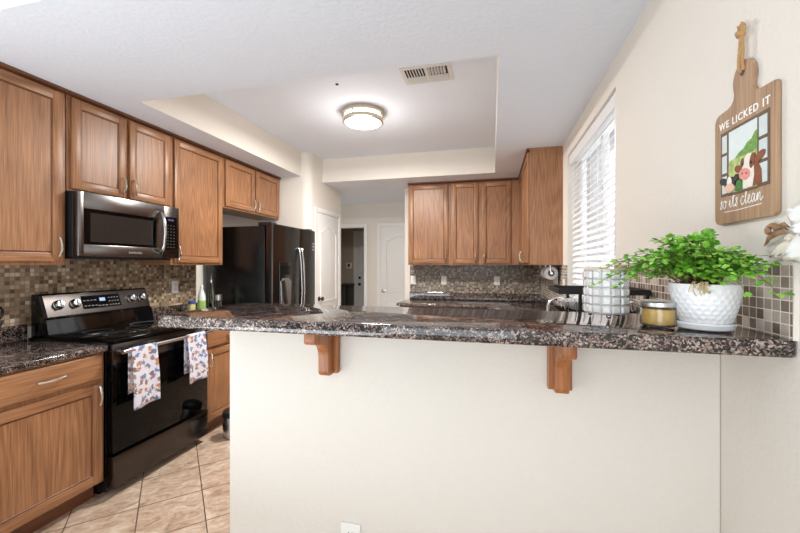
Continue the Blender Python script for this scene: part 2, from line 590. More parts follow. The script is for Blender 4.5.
    def text(self, body, size, M4, extrude=0.0006, mi=0, sx=1.0, bold=0.0, spacing=1.0):
        cu = bpy.data.curves.new('t', 'FONT')
        cu.body = body
        cu.size = size
        cu.extrude = extrude
        cu.offset = bold
        cu.space_character = spacing
        cu.align_x = 'CENTER'
        cu.align_y = 'CENTER'
        cu.resolution_u = 3
        ob = bpy.data.objects.new('t', cu)
        C.objects.link(ob)
        dg = bpy.context.evaluated_depsgraph_get()
        me = bpy.data.meshes.new_from_object(ob.evaluated_get(dg))
        T = self.T @ M4 @ Matrix.Diagonal((sx, 1, 1, 1))
        vs = [self.bm.verts.new(T @ v.co) for v in me.vertices]
        for p in me.polygons:
            try:
                f = self.bm.faces.new([vs[i] for i in p.vertices])
                f.material_index = mi
            except ValueError:
                pass
        bpy.data.objects.remove(ob)
        bpy.data.curves.remove(cu)
        bpy.data.meshes.remove(me)
        return self


ORG = {}


def thing(name, loc, label, cat, group=None):
    o = bpy.data.objects.new(name, None)
    o.empty_display_size = 0.05
    o.location = loc
    C.objects.link(o)
    o['label'] = label
    o['category'] = cat
    if group:
        o['group'] = group
    ORG[o.name] = Vector(loc)
    return o


def part(name, mb, mats, parent=None, smooth=0, label=None):
    """link the collected shapes as ONE mesh object, origin at its root's base"""
    me = bpy.data.meshes.new(name)
    bm = mb.bm
    bm.normal_update()
    if parent is not None:
        org = ORG[parent.name]
    else:
        lo = [1e9] * 3; hi = [-1e9] * 3
        for v in bm.verts:
            for i in range(3):
                lo[i] = min(lo[i], v.co[i]); hi[i] = max(hi[i], v.co[i])
        org = Vector(((lo[0] + hi[0]) / 2, (lo[1] + hi[1]) / 2, lo[2]))
    bmesh.ops.translate(bm, verts=bm.verts, vec=-org)
    bm.to_mesh(me)
    bm.free()
    if not isinstance(mats, (list, tuple)):
        mats = [mats]
    for m in mats:
        me.materials.append(M[m] if isinstance(m, str) else m)
    if smooth:
        me.polygons.foreach_set('use_smooth', [True] * len(me.polygons))
        me.set_sharp_from_angle(angle=math.radians(smooth))
    o = bpy.data.objects.new(name, me)
    C.objects.link(o)
    if parent is not None:
        o.parent = parent
    else:
        o.location = org
    ORG[o.name] = org
    if label:
        o['label'] = label
    return o


def tag(o, label, cat, group=None):
    o['label'] = label
    o['category'] = cat
    if group:
        o['group'] = group
    return o


def struct(o, label=None):
    o['kind'] = 'structure'
    if label:
        o['label'] = label
    return o


def FR(o, side):
    """local frame: u along the face to the right as seen, v up, w out of the wall"""
    u, w = {'L': ((0, 1, 0), (1, 0, 0)), 'B': ((1, 0, 0), (0, -1, 0)), 'R': ((0, -1, 0), (-1, 0, 0))}[side]
    v = (0, 0, 1)
    return Matrix(((u[0], v[0], w[0], o[0]), (u[1], v[1], w[1], o[1]), (u[2], v[2], w[2], o[2]), (0, 0, 0, 1)))


def arc(cx, cy, r, a0, a1, n=8):
    return [(cx + r * math.cos(math.radians(a0 + (a1 - a0) * i / n)), cy + r * math.sin(math.radians(a0 + (a1 - a0) * i / n))) for i in range(n + 1)]


# ------------------------------------------------------------------ the setting
XL, XR, YB, ZC, ZT = -2.84, 0.617, 5.10, 2.44, 2.74

b = MB(); b.box((-3.5, -2.7, -0.06), (0.80, 7.75, 0.0))
struct(part('floor', b, 'floor'), 'beige stone-look floor tiles laid diagonally')

b = MB()
for (x0, x1, y0, y1) in ((-2.98, 0.77, 1.12, 1.97), (-2.98, -2.236, 1.97, 4.14), (0.033, 0.77, 1.97, 4.46), (-3.5, 0.77, 4.46, 6.34)):
    b.box((x0, y0, ZC), (x1, y1, ZT + 0.04), 0, side_mi=1)
struct(part('ceiling', b, ['ceil', 'wall']), 'white textured ceiling around the raised tray')
b = MB(); b.box((-2.9, 1.9, ZT), (0.1, 4.52, ZT + 0.05))
struct(part('ceiling_tray', b, 'ceil'), 'raised ceiling inside the tray')
b = MB(); b.box((-2.98, -2.7, ZT), (0.77, 1.12, ZT + 0.05))
struct(part('ceiling_front', b, 'ceil'), 'raised ceiling of the front room')

b = MB(); b.box((XL - 0.14, -2.7, 0), (XL, 4.6, ZT))
struct(part('wall_left', b, 'wall'))

# wall with window opening
WY0, WY1, WZ0, WZ1 = 2.13, 3.40, 1.06, 2.29
b = MB()
b.box((XR, -2.7, 0), (XR + 0.15, WY0, ZT), bev=0.0)
b.box((XR, WY1, 0), (XR + 0.15, 5.22, ZT))
b.box((XR, WY0, 0), (XR + 0.15, WY1, WZ0))
b.box((XR, WY0, WZ1), (XR + 0.15, WY1, ZT))
struct(part('wall_right', b, 'wall'))
b = MB(); b.box((-1.185, YB, 0), (XR, YB + 0.12, ZC))
struct(part('wall_back', b, 'wall'))
b = MB(); b.box((-1.10, YB + 0.12, 0), (-0.98, 6.2, ZC))
struct(part('wall_hall_right', b, 'wall'))
# pantry block with rounded outside corner
b = MB()
pts = [(XL, 4.10)] + arc(-2.23, 4.20, 0.10, -90, 0, 8) + [(-2.13, 5.07), (XL - 0.6, 5.07), (XL - 0.6, 4.62), (XL, 4.62)]
b.prism(pts, 2, 0, ZT)
struct(part('wall_pantry', b, 'wall', smooth=25))
# hall end wall with the doorway to the utility room
b = MB()
b.box((-3.5, 6.2, 0), (-2.93, 6.32, ZC)); b.box((-2.17, 6.2, 0), (-0.98, 6.32, ZC)); b.box((-2.93, 6.2, 2.03), (-2.17, 6.32, ZC))
struct(part('wall_hall_end', b, 'wall'))
b = MB(); b.box((-3.52, 5.07, 0), (-3.44, 6.34, ZC))
struct(part('wall_hall_left', b, 'wall'))
b = MB()
b.box((-3.5, 7.6, 0), (-1.8, 7.7, ZC)); b.box((-3.58, 6.32, 0), (-3.5, 7.7, ZC)); b.box((-1.9, 6.32, 0), (-1.8, 7.6, ZC)); b.box((-3.58, 6.34, ZC), (-1.8, 7.7, ZC + 0.05))
struct(part('wall_utility_room', b, 'laundry_wall'))
# half wall under the bar
b = MB(); b.box((-0.966, 1.22, 0), (XR, 1.335, 1.1765), bev=0.006)
struct(part('wall_peninsula', b, 'wall', smooth=40), 'white half wall carrying the granite bar')

# tiled backsplashes
b = MB(); b.box((XL, -0.2, 0.985), (XL + 0.008, 3.10, 1.43))
struct(part('trim_1', b, 'tile_x'), 'small brown mosaic tiles behind the range')
b = MB(); b.box((-1.11, YB - 0.008, 0.98), (XR, YB, 1.371))
struct(part('trim_2', b, 'tile_y'), 'small dark mosaic tiles on the far wall')
b = MB()
b.box((XR - 0.008, 0.9515, 1.2141), (XR, WY0, 1.375)); b.box((XR - 0.008, 1.375, 0.98), (XR, WY0, 1.2141)); b.box((XR - 0.008, WY0, 0.98), (XR, WY1, WZ0)); b.box((XR - 0.008, WY1, 0.98), (XR, YB - 0.009, 1.371))
struct(part('trim_3', b, 'tile_bar'), 'brown mosaic tile band along the right wall')
b = MB()
b.prism([(0.9505, 1.2141)] + [(0.9475, 1.3)] + [(0.9475, 1.374)] + arc(0.9535, 1.374, 0.006, 180, 90, 3) + [(WY0, 1.380), (WY0, 1.375), (0.9515, 1.375), (0.9515, 1.2141)], 0, XR - 0.009, XR)
struct(part('trim_4', b, 'wall'), 'cream edging of the tile band by the bar')

# door casings
def casing(name, frame, w, h, cw=0.06):
    b = MB(frame)
    b.box((-cw, 0, 0), (0, h + cw, 0.016), bev=0.004); b.box((w, 0, 0), (w + cw, h + cw, 0.016), bev=0.004); b.box((0, h, 0), (w, h + cw, 0.016), bev=0.004)
    return struct(part(name, b, 'white_paint', smooth=40))


def eyebrow(u0, u1, v0, v1, rise, n=12):
    """panel outline with an arched (cathedral) top"""
    p = [(u0, v0), (u1, v0), (u1, v1)]
    for i in range(1, n):
        t = i / n
        u = u1 + (u0 - u1) * t
        s = max(0.0, math.sin(PI * (t * 1.3 - 0.15))) if 0.115 < t < 0.885 else 0.0
        p.append((u, v1 + rise * s))
    p.append((u0, v1))
    return p


def panel_door(name, frame, w, h, mat, knob_u, knob_v, knob_mat, depth=0.0, label=None, deadbolt=False, hinge_u=None):
    b = MB(frame)
    b.box((0, 0, -0.02), (w, h, depth), bev=0.002)
    m = w * 0.15
    for (pts) in (eyebrow(m, w - m, 0.90, h - 0.24, 0.075), eyebrow(m, w - m, 0.20, 0.76, 0.0)):
        b.tube([(p[0], p[1], depth) for p in pts], 0.011, 6, closed=True)
        cu = sum(p[0] for p in pts) / len(pts); cv = (min(p[1] for p in pts) + max(p[1] for p in pts)) / 2
        q = [(cu + (p[0] - cu) * 0.78, cv + (p[1] - cv) * 0.93) for p in pts]
        n = len(q)
        b._add([(p[0], p[1], depth - 0.001) for p in pts] + [(p[0], p[1], depth + 0.008) for p in q],
               [(i, (i + 1) % n, n + (i + 1) % n, n + i) for i in range(n)] + [tuple(range(n, 2 * n))])
    d = struct(part(name, b, mat, smooth=30), label)
    k = MB(frame)
    k.lathe([(0.030, depth), (0.030, depth + 0.006), (0.010, depth + 0.010), (0.010, depth + 0.03), (0.024, depth + 0.036), (0.029, depth + 0.05), (0.022, depth + 0.062), (0.004, depth + 0.066)], (knob_u, knob_v, 0), 2, 20)
    part('door_knob', k, knob_mat, d, smooth=40)
    if deadbolt:
        k = MB(frame)
        k.lathe([(0.030, depth), (0.028, depth + 0.0150), (0.008, depth + 0.022)], (knob_u, knob_v + 0.14, 0), 2, 20)
        part('deadbolt', k, knob_mat, d, smooth=40)
    if hinge_u is not None:
        for v in (0.2, 1.0, 1.8):
            k = MB(frame); k.tube([(hinge_u, v - 0.045, depth + 0.004), (hinge_u, v + 0.045, depth + 0.004)], 0.007, 8)
            part('hinge', k, 'white_paint', d)
    return d


fp = FR((-2.13, 4.285, 0), 'L')
casing('trim_5', fp, 0.685, 2.035)
panel_door('door_1', fp, 0.685, 2.033, 'white_paint', 0.06, 0.945, 'black_enamel', 0.006, 'white arched panel pantry door beside the refrigerator', hinge_u=0.678)
fh = FR((-1.872, 6.2, 0), 'B')
casing('trim_6', fh, 0.70, 2.035)
panel_door('door_2', fh, 0.70, 2.033, 'white_paint', 0.065, 0.93, 'nickel', 0.006, 'white arched panel door at the end of the hall')
casing('trim_7', FR((-2.93, 6.2, 0), 'B'), 0.76, 2.03)
fg = FR((-2.84, 7.6, 0), 'B')
panel_door('door_3', fg, 0.80, 2.04, 'white_paint', 0.09, 0.96, 'black_enamel', 0.02, 'shaded white door at the back of the dark utility room', deadbolt=True)
casing('trim_8', fg, 0.80, 2.04)

# window: frame, sash and glass in the right wall
b = MB()
xo = XR + 0.10
for (y0, y1, z0, z1) in ((WY0, WY0 + 0.045, WZ0, WZ1), (WY1 - 0.045, WY1, WZ0, WZ1), (WY0, WY1, WZ0, WZ0 + 0.045), (WY0, WY1, WZ1 - 0.045, WZ1), (2.745, 2.785, WZ0, WZ1)):
    b.box((xo, y0, z0), (xo + 0.045, y1, z1))
w1 = struct(part('window_1', b, 'white_paint'), 'white framed window behind the blinds')
b = MB(); b.box((xo + 0.018, WY0 + 0.04, WZ0 + 0.04), (xo + 0.023, WY1 - 0.04, WZ1 - 0.04))
part('window_pane', b, 'pane', w1)
b = MB(); b.box((XR - 0.02, WY0 - 0.02, WZ0 - 0.022), (XR + 0.10, WY1 + 0.02, WZ0 + 0.002), bev=0.004)
part('window_sill', b, 'white_paint', w1)


# ------------------------------------------------------------------ cabinets
def pull(frame, u, v, L=0.11, vertical=True):
    """arched bar pull with two feet"""
    b = MB(frame)
    pts = []
    for i in range(11):
        t = -1 + 2 * i / 10
        h = 0.014 + 0.016 * (1 - t * t)
        s = t * L / 2
        pts.append((u, v + s, h) if vertical else (u + s, v, h))
    b.tube(pts, [0.0075 if abs(i - 5) > 3 else 0.0060 for i in range(11)], 8)
    for t in (-1, 1):
        s = t * (L / 2 - 0.006)
        p = (u, v + s) if vertical else (u + s, v)
        b.tube([(p[0], p[1], 0.0), (p[0], p[1], 0.0150)], [0.007, 0.0055], 8)
        b.sphere((p[0], p[1], 0.0165), 0.0075, 8, 6)
    return b


def cab_door(frame_w, parent, u0, u1, v0, v1, hu=None, hv=None, stile=0.053, th=0.02):
    """shaker-like oak door: stiles, rails, recessed flat panel; frame is at the carcass face"""
    b = MB(frame_w)
    g = stile
    b.box((u0, v0, 0.0005), (u0 + g, v1, th), 0, 0.0035); b.box((u1 - g, v0, 0.0005), (u1, v1, th), 0, 0.0035)
    b.box((u0 + g - 0.001, v0, 0.0005), (u1 - g + 0.001, v0 + g, th - 0.0006), 1, 0.0035); b.box((u0 + g - 0.001, v1 - g, 0.0005), (u1 - g + 0.001, v1, th - 0.0006), 1, 0.0035)
    b.box((u0 + g - 0.002, v0 + g - 0.002, 0.0005), (u1 - g + 0.002, v1 - g + 0.002, th - 0.0095), 0)
    # inner moulding step: darker oak for groove stain and painted-in edge shade
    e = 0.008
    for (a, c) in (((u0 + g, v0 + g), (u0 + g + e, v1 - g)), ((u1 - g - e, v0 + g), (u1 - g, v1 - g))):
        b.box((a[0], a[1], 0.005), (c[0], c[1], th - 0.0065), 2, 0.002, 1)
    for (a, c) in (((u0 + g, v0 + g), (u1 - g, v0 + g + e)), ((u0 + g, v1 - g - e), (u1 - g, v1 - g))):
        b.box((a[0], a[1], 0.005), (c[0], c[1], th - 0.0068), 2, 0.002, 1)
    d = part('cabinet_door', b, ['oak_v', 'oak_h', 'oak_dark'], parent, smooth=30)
    if hu is not None:
        fh_ = frame_w @ Matrix.Translation((0, 0, th))
        part('handle', pull(fh_, hu, hv), 'nickel', d, smooth=40)
    return d


def drawer_front(frame_w, parent, u0, u1, v0, v1, th=0.02, handle=True):
    b = MB(frame_w)
    b.box((u0, v0, 0.0005), (u1, v1, th), 0, 0.006, 3)
    d = part('drawer', b, ['oak_h'], parent, smooth=30)
    if handle:
        part('handle', pull(frame_w @ Matrix.Translation((0, 0, th)), (u0 + u1) / 2, (v0 + v1) / 2, 0.125, False), 'nickel', d, smooth=40)
    return d


def upper_cabinet(frame, W, z0, z1, depth, doors, label, group, crown=True, end_side=None, name='wall_cabinet'):
    """frame origin at the lower left of the carcass face on the floor level (v = world z)"""
    org = frame @ Vector((W / 2, z0, -depth / 2))
    t = thing(name, org, label, 'cabinet', group)
    b = MB(frame)
    b.box((0.0005, z0, -depth), (W - 0.0005, z1, 0), 0, 0.002, 1)
    part('carcass', b, 'oak_v', t, smooth=30)
    if crown:
        b = MB(frame)
        b.prism([(0.0, z1 - 0.024), (0.026, z1 - 0.016), (0.026, z1 - 0.0005), (0.0, z1 - 0.0005)], 0, 0.0, W)
        # prism axis 0 gives (c, a, b) = (u, w, v): remap below
        for v in b.bm.verts:
            l = frame.inverted() @ v.co
            v.co = frame @ Vector((l.x, l.z, l.y + 0.0005))
        bmesh.ops.recalc_face_normals(b.bm, faces=b.bm.faces)
        part('crown_moulding', b, 'oak_dark', t)
    for d in doors:
        cab_door(frame, t, *d)
    return t


GU = 'oak wall cabinets'
xf = -2.53
FL = lambda y: FR((xf, y, 0), 'L')
dep = xf - XL
upper_cabinet(FL(1.13), 0.60, 1.372, ZC, dep, [(0.03, 0.575, 1.392, 2.405, 0.548, 1.48)],
              'large single-door oak wall cabinet left of the microwave, cut off by the photo edge', GU)
upper_cabinet(FL(1.735), 0.76, 1.83, ZC, dep, [(0.022, 0.372, 1.845, 2.405, 0.345, 1.93), (0.400, 0.748, 1.845, 2.405, 0.427, 1.93)],
              'short two-door oak wall cabinet directly above the microwave', GU)
upper_cabinet(FL(2.50), 0.60, 1.372, ZC, dep, [(0.025, 0.578, 1.392, 2.405, 0.052, 1.47)],
              'tall single-door oak wall cabinet between microwave and refrigerator', GU)
upper_cabinet(FL(3.102), 0.99, 1.93, ZC, dep, [(0.025, 0.482, 1.948, 2.405, 0.455, 2.02), (0.508, 0.965, 1.948, 2.405, 0.535, 2.02)],
              'short two-door oak wall cabinet above the black refrigerator', GU)
FB = lambda x: FR((x, 4.79, 0), 'B')
db = YB - 4.79
upper_cabinet(FB(-1.068), 0.549, 1.372, ZC, db, [(0.015, 0.525, 1.392, 2.405, 0.496, 1.46)],
              'single-door oak wall cabinet at the left end of the far wall', GU)
upper_cabinet(FB(-0.518), 0.84, 1.372, ZC, db, [(0.025, 0.348, 1.392, 2.405, 0.320, 1.46), (0.397, 0.743, 1.392, 2.405, 0.425, 1.46)],
              'two-door oak wall cabinet in the middle of the far wall above two outlets', GU)
upper_cabinet(FR((0.335, 4.785, 0), 'R'), 1.185, 1.372, ZC, XR - 0.3355, [(0.05, 0.60, 1.392, 2.405, 0.57, 1.46), (0.62, 1.17, 1.392, 2.405, 0.65, 1.46)],
              'oak wall cabinet beside the window showing its plain end panel', GU)


def base_cabinet(frame, W, depth, fronts, label, group, toe_depth=0.075, top=0.868):
    org = frame @ Vector((W / 2, 0, -depth / 2))
    t = thing('base_cabinet', org, label, 'cabinet', group)
    b = MB(frame)
    b.box((0.0005, 0.108, -depth), (W - 0.0005, top, 0), 0, 0.002, 1)
    part('carcass', b, 'oak_v', t, smooth=30)
    b = MB(frame)
    b.box((0.001, 0.0, -depth), (W - 0.001, 0.1075, -toe_depth))
    part('toe_kick', b, 'oak_dark', t)
    for f in fronts:
        if f[0] == 'door':
            cab_door(frame, t, *f[1:])
        else:
            drawer_front(frame, t, *f[1:])
    return t


GB = 'oak base cabinets'
FBL = lambda y: FR((-2.21, y, 0), 'L')
bd = -2.21 - XL - 0.001
base_cabinet(FBL(1.14), 0.575, bd, [('drawer', 0.02, 0.555, 0.715, 0.856), ('door', 0.02, 0.555, 0.122, 0.69, 0.527, 0.625)],
             'oak base cabinet with drawer and door left of the range', GB)
base_cabinet(FBL(2.485), 0.63, bd, [('drawer', 0.025, 0.605, 0.715, 0.856), ('door', 0.025, 0.605, 0.122, 0.69, 0.052, 0.61)],
             'oak base cabinet between the range and the refrigerator', GB)
base_cabinet(FR((-1.11, 4.50, 0), 'B'), 1.08, YB - 4.50 - 0.001, [('drawer', 0.02, 0.53, 0.715, 0.856), ('drawer', 0.55, 1.06, 0.715, 0.856), ('door', 0.02, 0.53, 0.122, 0.69, 0.50, 0.61), ('door', 0.55, 1.06, 0.122, 0.69, 0.58, 0.61)],
             'oak base cabinet along the far wall under the dark countertop', GB)
base_cabinet(FR((-0.01, YB - 0.01, 0), 'R'), 3.70, XR + 0.009, [('door', 1.0 + 0.66 * i, 1.62 + 0.66 * i, 0.122, 0.845, 1.59 + 0.66 * i if i % 2 == 0 else 1.03 + 0.66 * i, 0.77) for i in range(4)],
             'long oak sink base cabinet along the window wall behind the bar', GB)


# ------------------------------------------------------------------ worktops
def slab(b, pts, z0, z1, bev=0.009):
    b.prism(pts, 2, z0, z1, 0, bev, 3)


GZ0, GZ1 = 0.8685, 0.905
t = thing('countertop', (-2.5, 1.40, GZ0), 'dark granite countertop left of the range', 'countertop', 'granite countertops')
b = MB(); slab(b, [(XL + 0.001, 1.12), (-2.18, 1.12), (-2.18, 1.715), (XL + 0.001, 1.715)], GZ0, GZ1)
part('slab', b, 'granite', t, smooth=40)
b = MB(); b.box((XL + 0.001, 1.12, GZ1 + 0.0002), (XL + 0.021, 1.715, 1.003), bev=0.003)
part('splash', b, 'granite', t)
t = thing('countertop', (-2.5, 2.80, GZ0), 'dark granite countertop piece between range and refrigerator', 'countertop', 'granite countertops')
b = MB(); slab(b, [(XL + 0.001, 2.487), (-2.18, 2.487), (-2.18, 3.13), (XL + 0.001, 3.13)], GZ0, GZ1)
part('slab', b, 'granite', t, smooth=40)
b = MB(); b.box((XL + 0.001, 2.487, GZ1 + 0.0002), (XL + 0.021, 3.13, 1.003), bev=0.003)
part('splash', b, 'granite', t)
t = thing('countertop', (-0.3, 5.0, GZ0), 'L-shaped dark granite countertop along the far and window walls', 'countertop', 'granite countertops')
b = MB(); slab(b, [(-1.145, 4.465), (-0.045, 4.465), (-0.045, 1.36), (XR - 0.009, 1.36), (XR - 0.009, YB - 0.009), (-1.145, YB - 0.009)], GZ0, GZ1)
part('slab', b, 'granite', t, smooth=40)
b = MB(); b.box((-1.11, YB - 0.03, GZ1 + 0.0002), (XR - 0.01, YB - 0.0085, 1.0), bev=0.003); b.box((XR - 0.03, 1.37, GZ1 + 0.0002), (XR - 0.0085, YB - 0.031, 1.0), bev=0.003)
part('splash', b, 'granite', t)
# sink bowl rim set on the counter under the window
sk = thing('sink', (0.27, 2.8, GZ1), 'dark inset kitchen sink under the window', 'sink')
b = MB()
for (x0, x1, y0, y1) in ((0.03, 0.05, 2.42, 3.18), (0.43, 0.45, 2.42, 3.18), (0.05, 0.43, 2.42, 2.44), (0.05, 0.43, 3.16, 3.18), (0.05, 0.43, 2.79, 2.81)):
    b.box((x0, y0, GZ1 + 0.0003), (x1, y1, GZ1 + 0.008), bev=0.002)
part('rim', b, 'black_enamel', sk)
b = MB(); b.box((0.05, 2.44, GZ1 + 0.0003), (0.43, 3.16, GZ1 + 0.002))
part('basin', b, 'black_gloss', sk)

# raised bar
BZ0, BZ1 = 1.177, 1.214
b = MB()
pts = arc(-1.024 + 0.025, 0.950 + 0.025, 0.025, 180, 270, 6) + arc(XR - 0.001 - 0.008, 0.950 + 0.008, 0.008, 270, 360, 4) + [(XR - 0.001, 1.372)] + arc(-1.024 + 0.03, 1.372 - 0.03, 0.03, 90, 180, 6)
slab(b, pts, BZ0, BZ1, 0.007)
tag(part('bar_top', b, 'granite', smooth=40), 'raised speckled brown granite bar top on the white half wall', 'bar top')


def corbel(xc, label):
    t = thing('corbel', (xc, 1.22, 0.985), label, 'bracket', 'wooden brackets under the bar')
    b = MB(); b.box((xc - 0.034, 1.196, 0.999), (xc + 0.034, 1.2195, 1.1765), 0, 0.003)
    part('back_plate', b, 'bracket_wood', t)
    prof = [(1.196, 1.1765), (1.06, 1.1765), (1.056, 1.160)] + [(p[0], p[1]) for p in arc(1.069, 1.136, 0.014, 180, 270, 4)] + [(1.10, 1.118)]
    prof += arc(1.10, 1.063, 0.055, 90, 0, 8) + [(1.155, 1.02)] + arc(1.172, 1.015, 0.017, 180, 270, 4) + [(1.196, 0.998)]
    b = MB(); b.prism(prof, 0, xc - 0.019, xc + 0.019, 0, 0.003, 2)
    part('arm', b, 'bracket_wood', t, smooth=30)


corbel(-0.549, 'left wooden bracket holding up the granite bar')
corbel(0.197, 'right wooden bracket under the bar, below the crystal candle holder')


# ------------------------------------------------------------------ outlets and switches
def wall_plate(frame, u, v, label, kind='outlet', group='white outlet and switch plates', name='wall_outlet'):
    org = frame @ Vector((u, v - 0.057, 0))
    t = thing(name, org, label, 'outlet' if kind == 'outlet' else 'switch', group)
    b = MB(frame); b.box((u - 0.036, v - 0.057, 0.0003), (u + 0.036, v + 0.057, 0.0065), 0, 0.0025)
    part('cover_plate', b, 'plate', t, smooth=40)
    if kind == 'outlet':
        for s in (-0.02, 0.02):
            b = MB(frame)
            b.box((u - 0.016, v + s - 0.014, 0.006), (u + 0.016, v + s + 0.014, 0.0078), 0, 0.0006, 1)
            b.box((u - 0.008, v + s - 0.003, 0.0076), (u - 0.005, v + s + 0.008, 0.0081), 1); b.box((u + 0.005, v + s - 0.003, 0.0076), (u + 0.008, v + s + 0.008, 0.0081), 1)
            b.box((u - 0.002, v + s - 0.010, 0.0076), (u + 0.002, v + s - 0.006, 0.0081), 1)
            part('socket', b, ['plate', 'slot'], t)
    else:
        b = MB(frame); b.box((u - 0.016, v - 0.033, 0.006), (u + 0.016, v + 0.033, 0.009), 0, 0.001)
        part('rocker', b, 'plate', t)
    return t


wall_plate(FR((XL + 0.008, 0, 0), 'L'), 2.844, 1.17, 'white wall outlet on the mosaic tiles right of the range')
fy = FR((0, YB - 0.008, 0), 'B')
wall_plate(fy, -1.065, 1.165, 'white light switch at the left end of the far mosaic tiles', 'switch', name='light_switch')
wall_plate(fy, -0.636, 1.165, 'white outlet under the leftmost far wall cabinet')
wall_plate(fy, 0.064, 1.165, 'white outlet on the far mosaic tiles nearest the paper towel roll')
wall_plate(FR((XR - 0.008, 0, 0), 'R'), -3.50, 1.19, 'white outlet on the tiles beside the window, right of the paper towels')
wall_plate(FR((0, 1.22, 0), 'B'), -0.475, 0.421, 'white outlet low on the half wall at the bottom photo edge')

# ------------------------------------------------------------------ range
RY0, RY1 = 1.722, 2.480
t = thing('range', (-2.48, 2.10, 0), 'black and dark stainless electric range with glass cooktop', 'stove')
b = MB(); b.box((-2.83, RY0, 0.03), (-2.205, RY1, 0.914), 0, 0.003); b.box((-2.79, RY0 + 0.02, 0.0), (-2.28, RY1 - 0.02, 0.03))
part('body', b, 'black_enamel', t, smooth=30)
b = MB(); b.box((-2.679, RY0 - 0.002, 0.9145), (-2.135, RY1 + 0.002, 0.936), 0, 0.006, 3)
ct = part('cooktop', b, 'black_glass', t, smooth=40)
for (x, y, r) in ((-2.27, 1.92, 0.115), (-2.27, 2.29, 0.09), (-2.52, 1.92, 0.08), (-2.52, 2.29, 0.115), (-2.42, 2.105, 0.06)):
    b = MB()
    b.tube([(x + r * math.cos(2 * PI * i / 48), y + r * math.sin(2 * PI * i / 48), 0.9362) for i in range(48)], 0.0012, 4, closed=True, flat=0.3)
    part('burner_ring', b, 'print_dim', ct)
# back guard: riser and slanted control fascia
b = MB(); b.prism([(-2.829, 0.9145), (-2.68, 0.9145), (-2.682, 0.94), (-2.702, 1.025), (-2.715, 1.035), (-2.766, 1.177), (-2.777, 1.185), (-2.829, 1.185)], 1, RY0 + 0.016, RY1 + 0.006, 0, 0.003, 2)
bg = part('back_guard', b, 'black_gloss', t, smooth=30)
# fascia frame on the slanted face: u = +Y, v up the slope, w outwards
pA, pB = Vector((-2.7145, 0, 1.036)), Vector((-2.7655, 0, 1.177))
vv = (pB - pA).normalized(); uu = Vector((0, 1, 0)); ww = uu.cross(vv)
SL = (pB - pA).length
FF = Matrix(((uu.x, vv.x, ww.x, pA.x), (uu.y, vv.y, ww.y, 0), (uu.z, vv.z, ww.z, pA.z), (0, 0, 0, 1)))
b = MB(FF); b.box((RY0 + 0.032, 0.003, -0.001), (RY1 + 0.001, SL - 0.002, 0.004), 0, 0.001, 1)
fa = part('control_fascia', b, 'steel_dark', t)
for u in (1.83, 1.93, 2.335, 2.422):
    b = MB(FF)
    b.lathe([(0.032, 0.0045), (0.032, 0.009), (0.028, 0.011), (0.025, 0.030), (0.021, 0.034), (0.002, 0.035)], (u, SL * 0.52, 0), 2, 24)
    b.box((u - 0.005, SL * 0.52 - 0.025, 0.028), (u + 0.005, SL * 0.52 + 0.025, 0.043), 0, 0.002)
    part('knob', b, 'steel', t, smooth=40)
b = MB(FF); b.box((1.975, SL * 0.22, 0.0042), (2.245, SL * 0.84, 0.0055))
for i in range(4):
    for j in range(2):
        b.box((1.985 + i * 0.024, SL * (0.34 + 0.26 * j), 0.0054), (2.000 + i * 0.024, SL * (0.34 + 0.26 * j) + 0.004, 0.006), 1)
for i in range(4):
    for j in range(3):
        b.box((2.160 + i * 0.021, SL * (0.30 + 0.18 * j), 0.0054), (2.169 + i * 0.021, SL * (0.30 + 0.18 * j) + 0.006, 0.006), 1)
for i in range(3):
    b.box((2.078 + i * 0.025, SL * 0.30, 0.0054), (2.094 + i * 0.025, SL * 0.30 + 0.005, 0.006), 1)
dp = part('control_panel', b, ['black_glass', 'print_grey'], t)
b = MB(FF); b.box((2.095, SL * 0.54, 0.0056), (2.135, SL * 0.70, 0.0062))
part('clock_display', b, 'display', dp)
# oven door
b = MB(); b.box((-2.204, RY0 + 0.003, 0.262), (-2.158, RY1 - 0.003, 0.782), 0, 0.004)
od = part('oven_door', b, 'black_glass', t, smooth=30)
b = MB(); b.box((-2.204, RY0 + 0.003, 0.783), (-2.156, RY1 - 0.003, 0.905), 0, 0.004)
part('door_panel', b, 'steel_dark', od, smooth=30)
b = MB()
hy0, hy1, hx, hz = RY0 + 0.015, RY1 - 0.012, -2.098, 0.862
b.tube([(hx, hy0, hz), (hx, (hy0 + hy1) / 2, hz), (hx, hy1, hz)], 0.0125, 14)
for y in (hy0 + 0.02, hy1 - 0.02):
    b.tube([(-2.157, y, hz), (hx, y, hz)], 0.010, 10)
part('handle', b, 'steel', od, smooth=40)
b = MB(); b.box((-2.204, RY0 + 0.003, 0.055), (-2.152, RY1 - 0.003, 0.245), 0, 0.006)
part('storage_drawer', b, 'steel_dark', t, smooth=30)


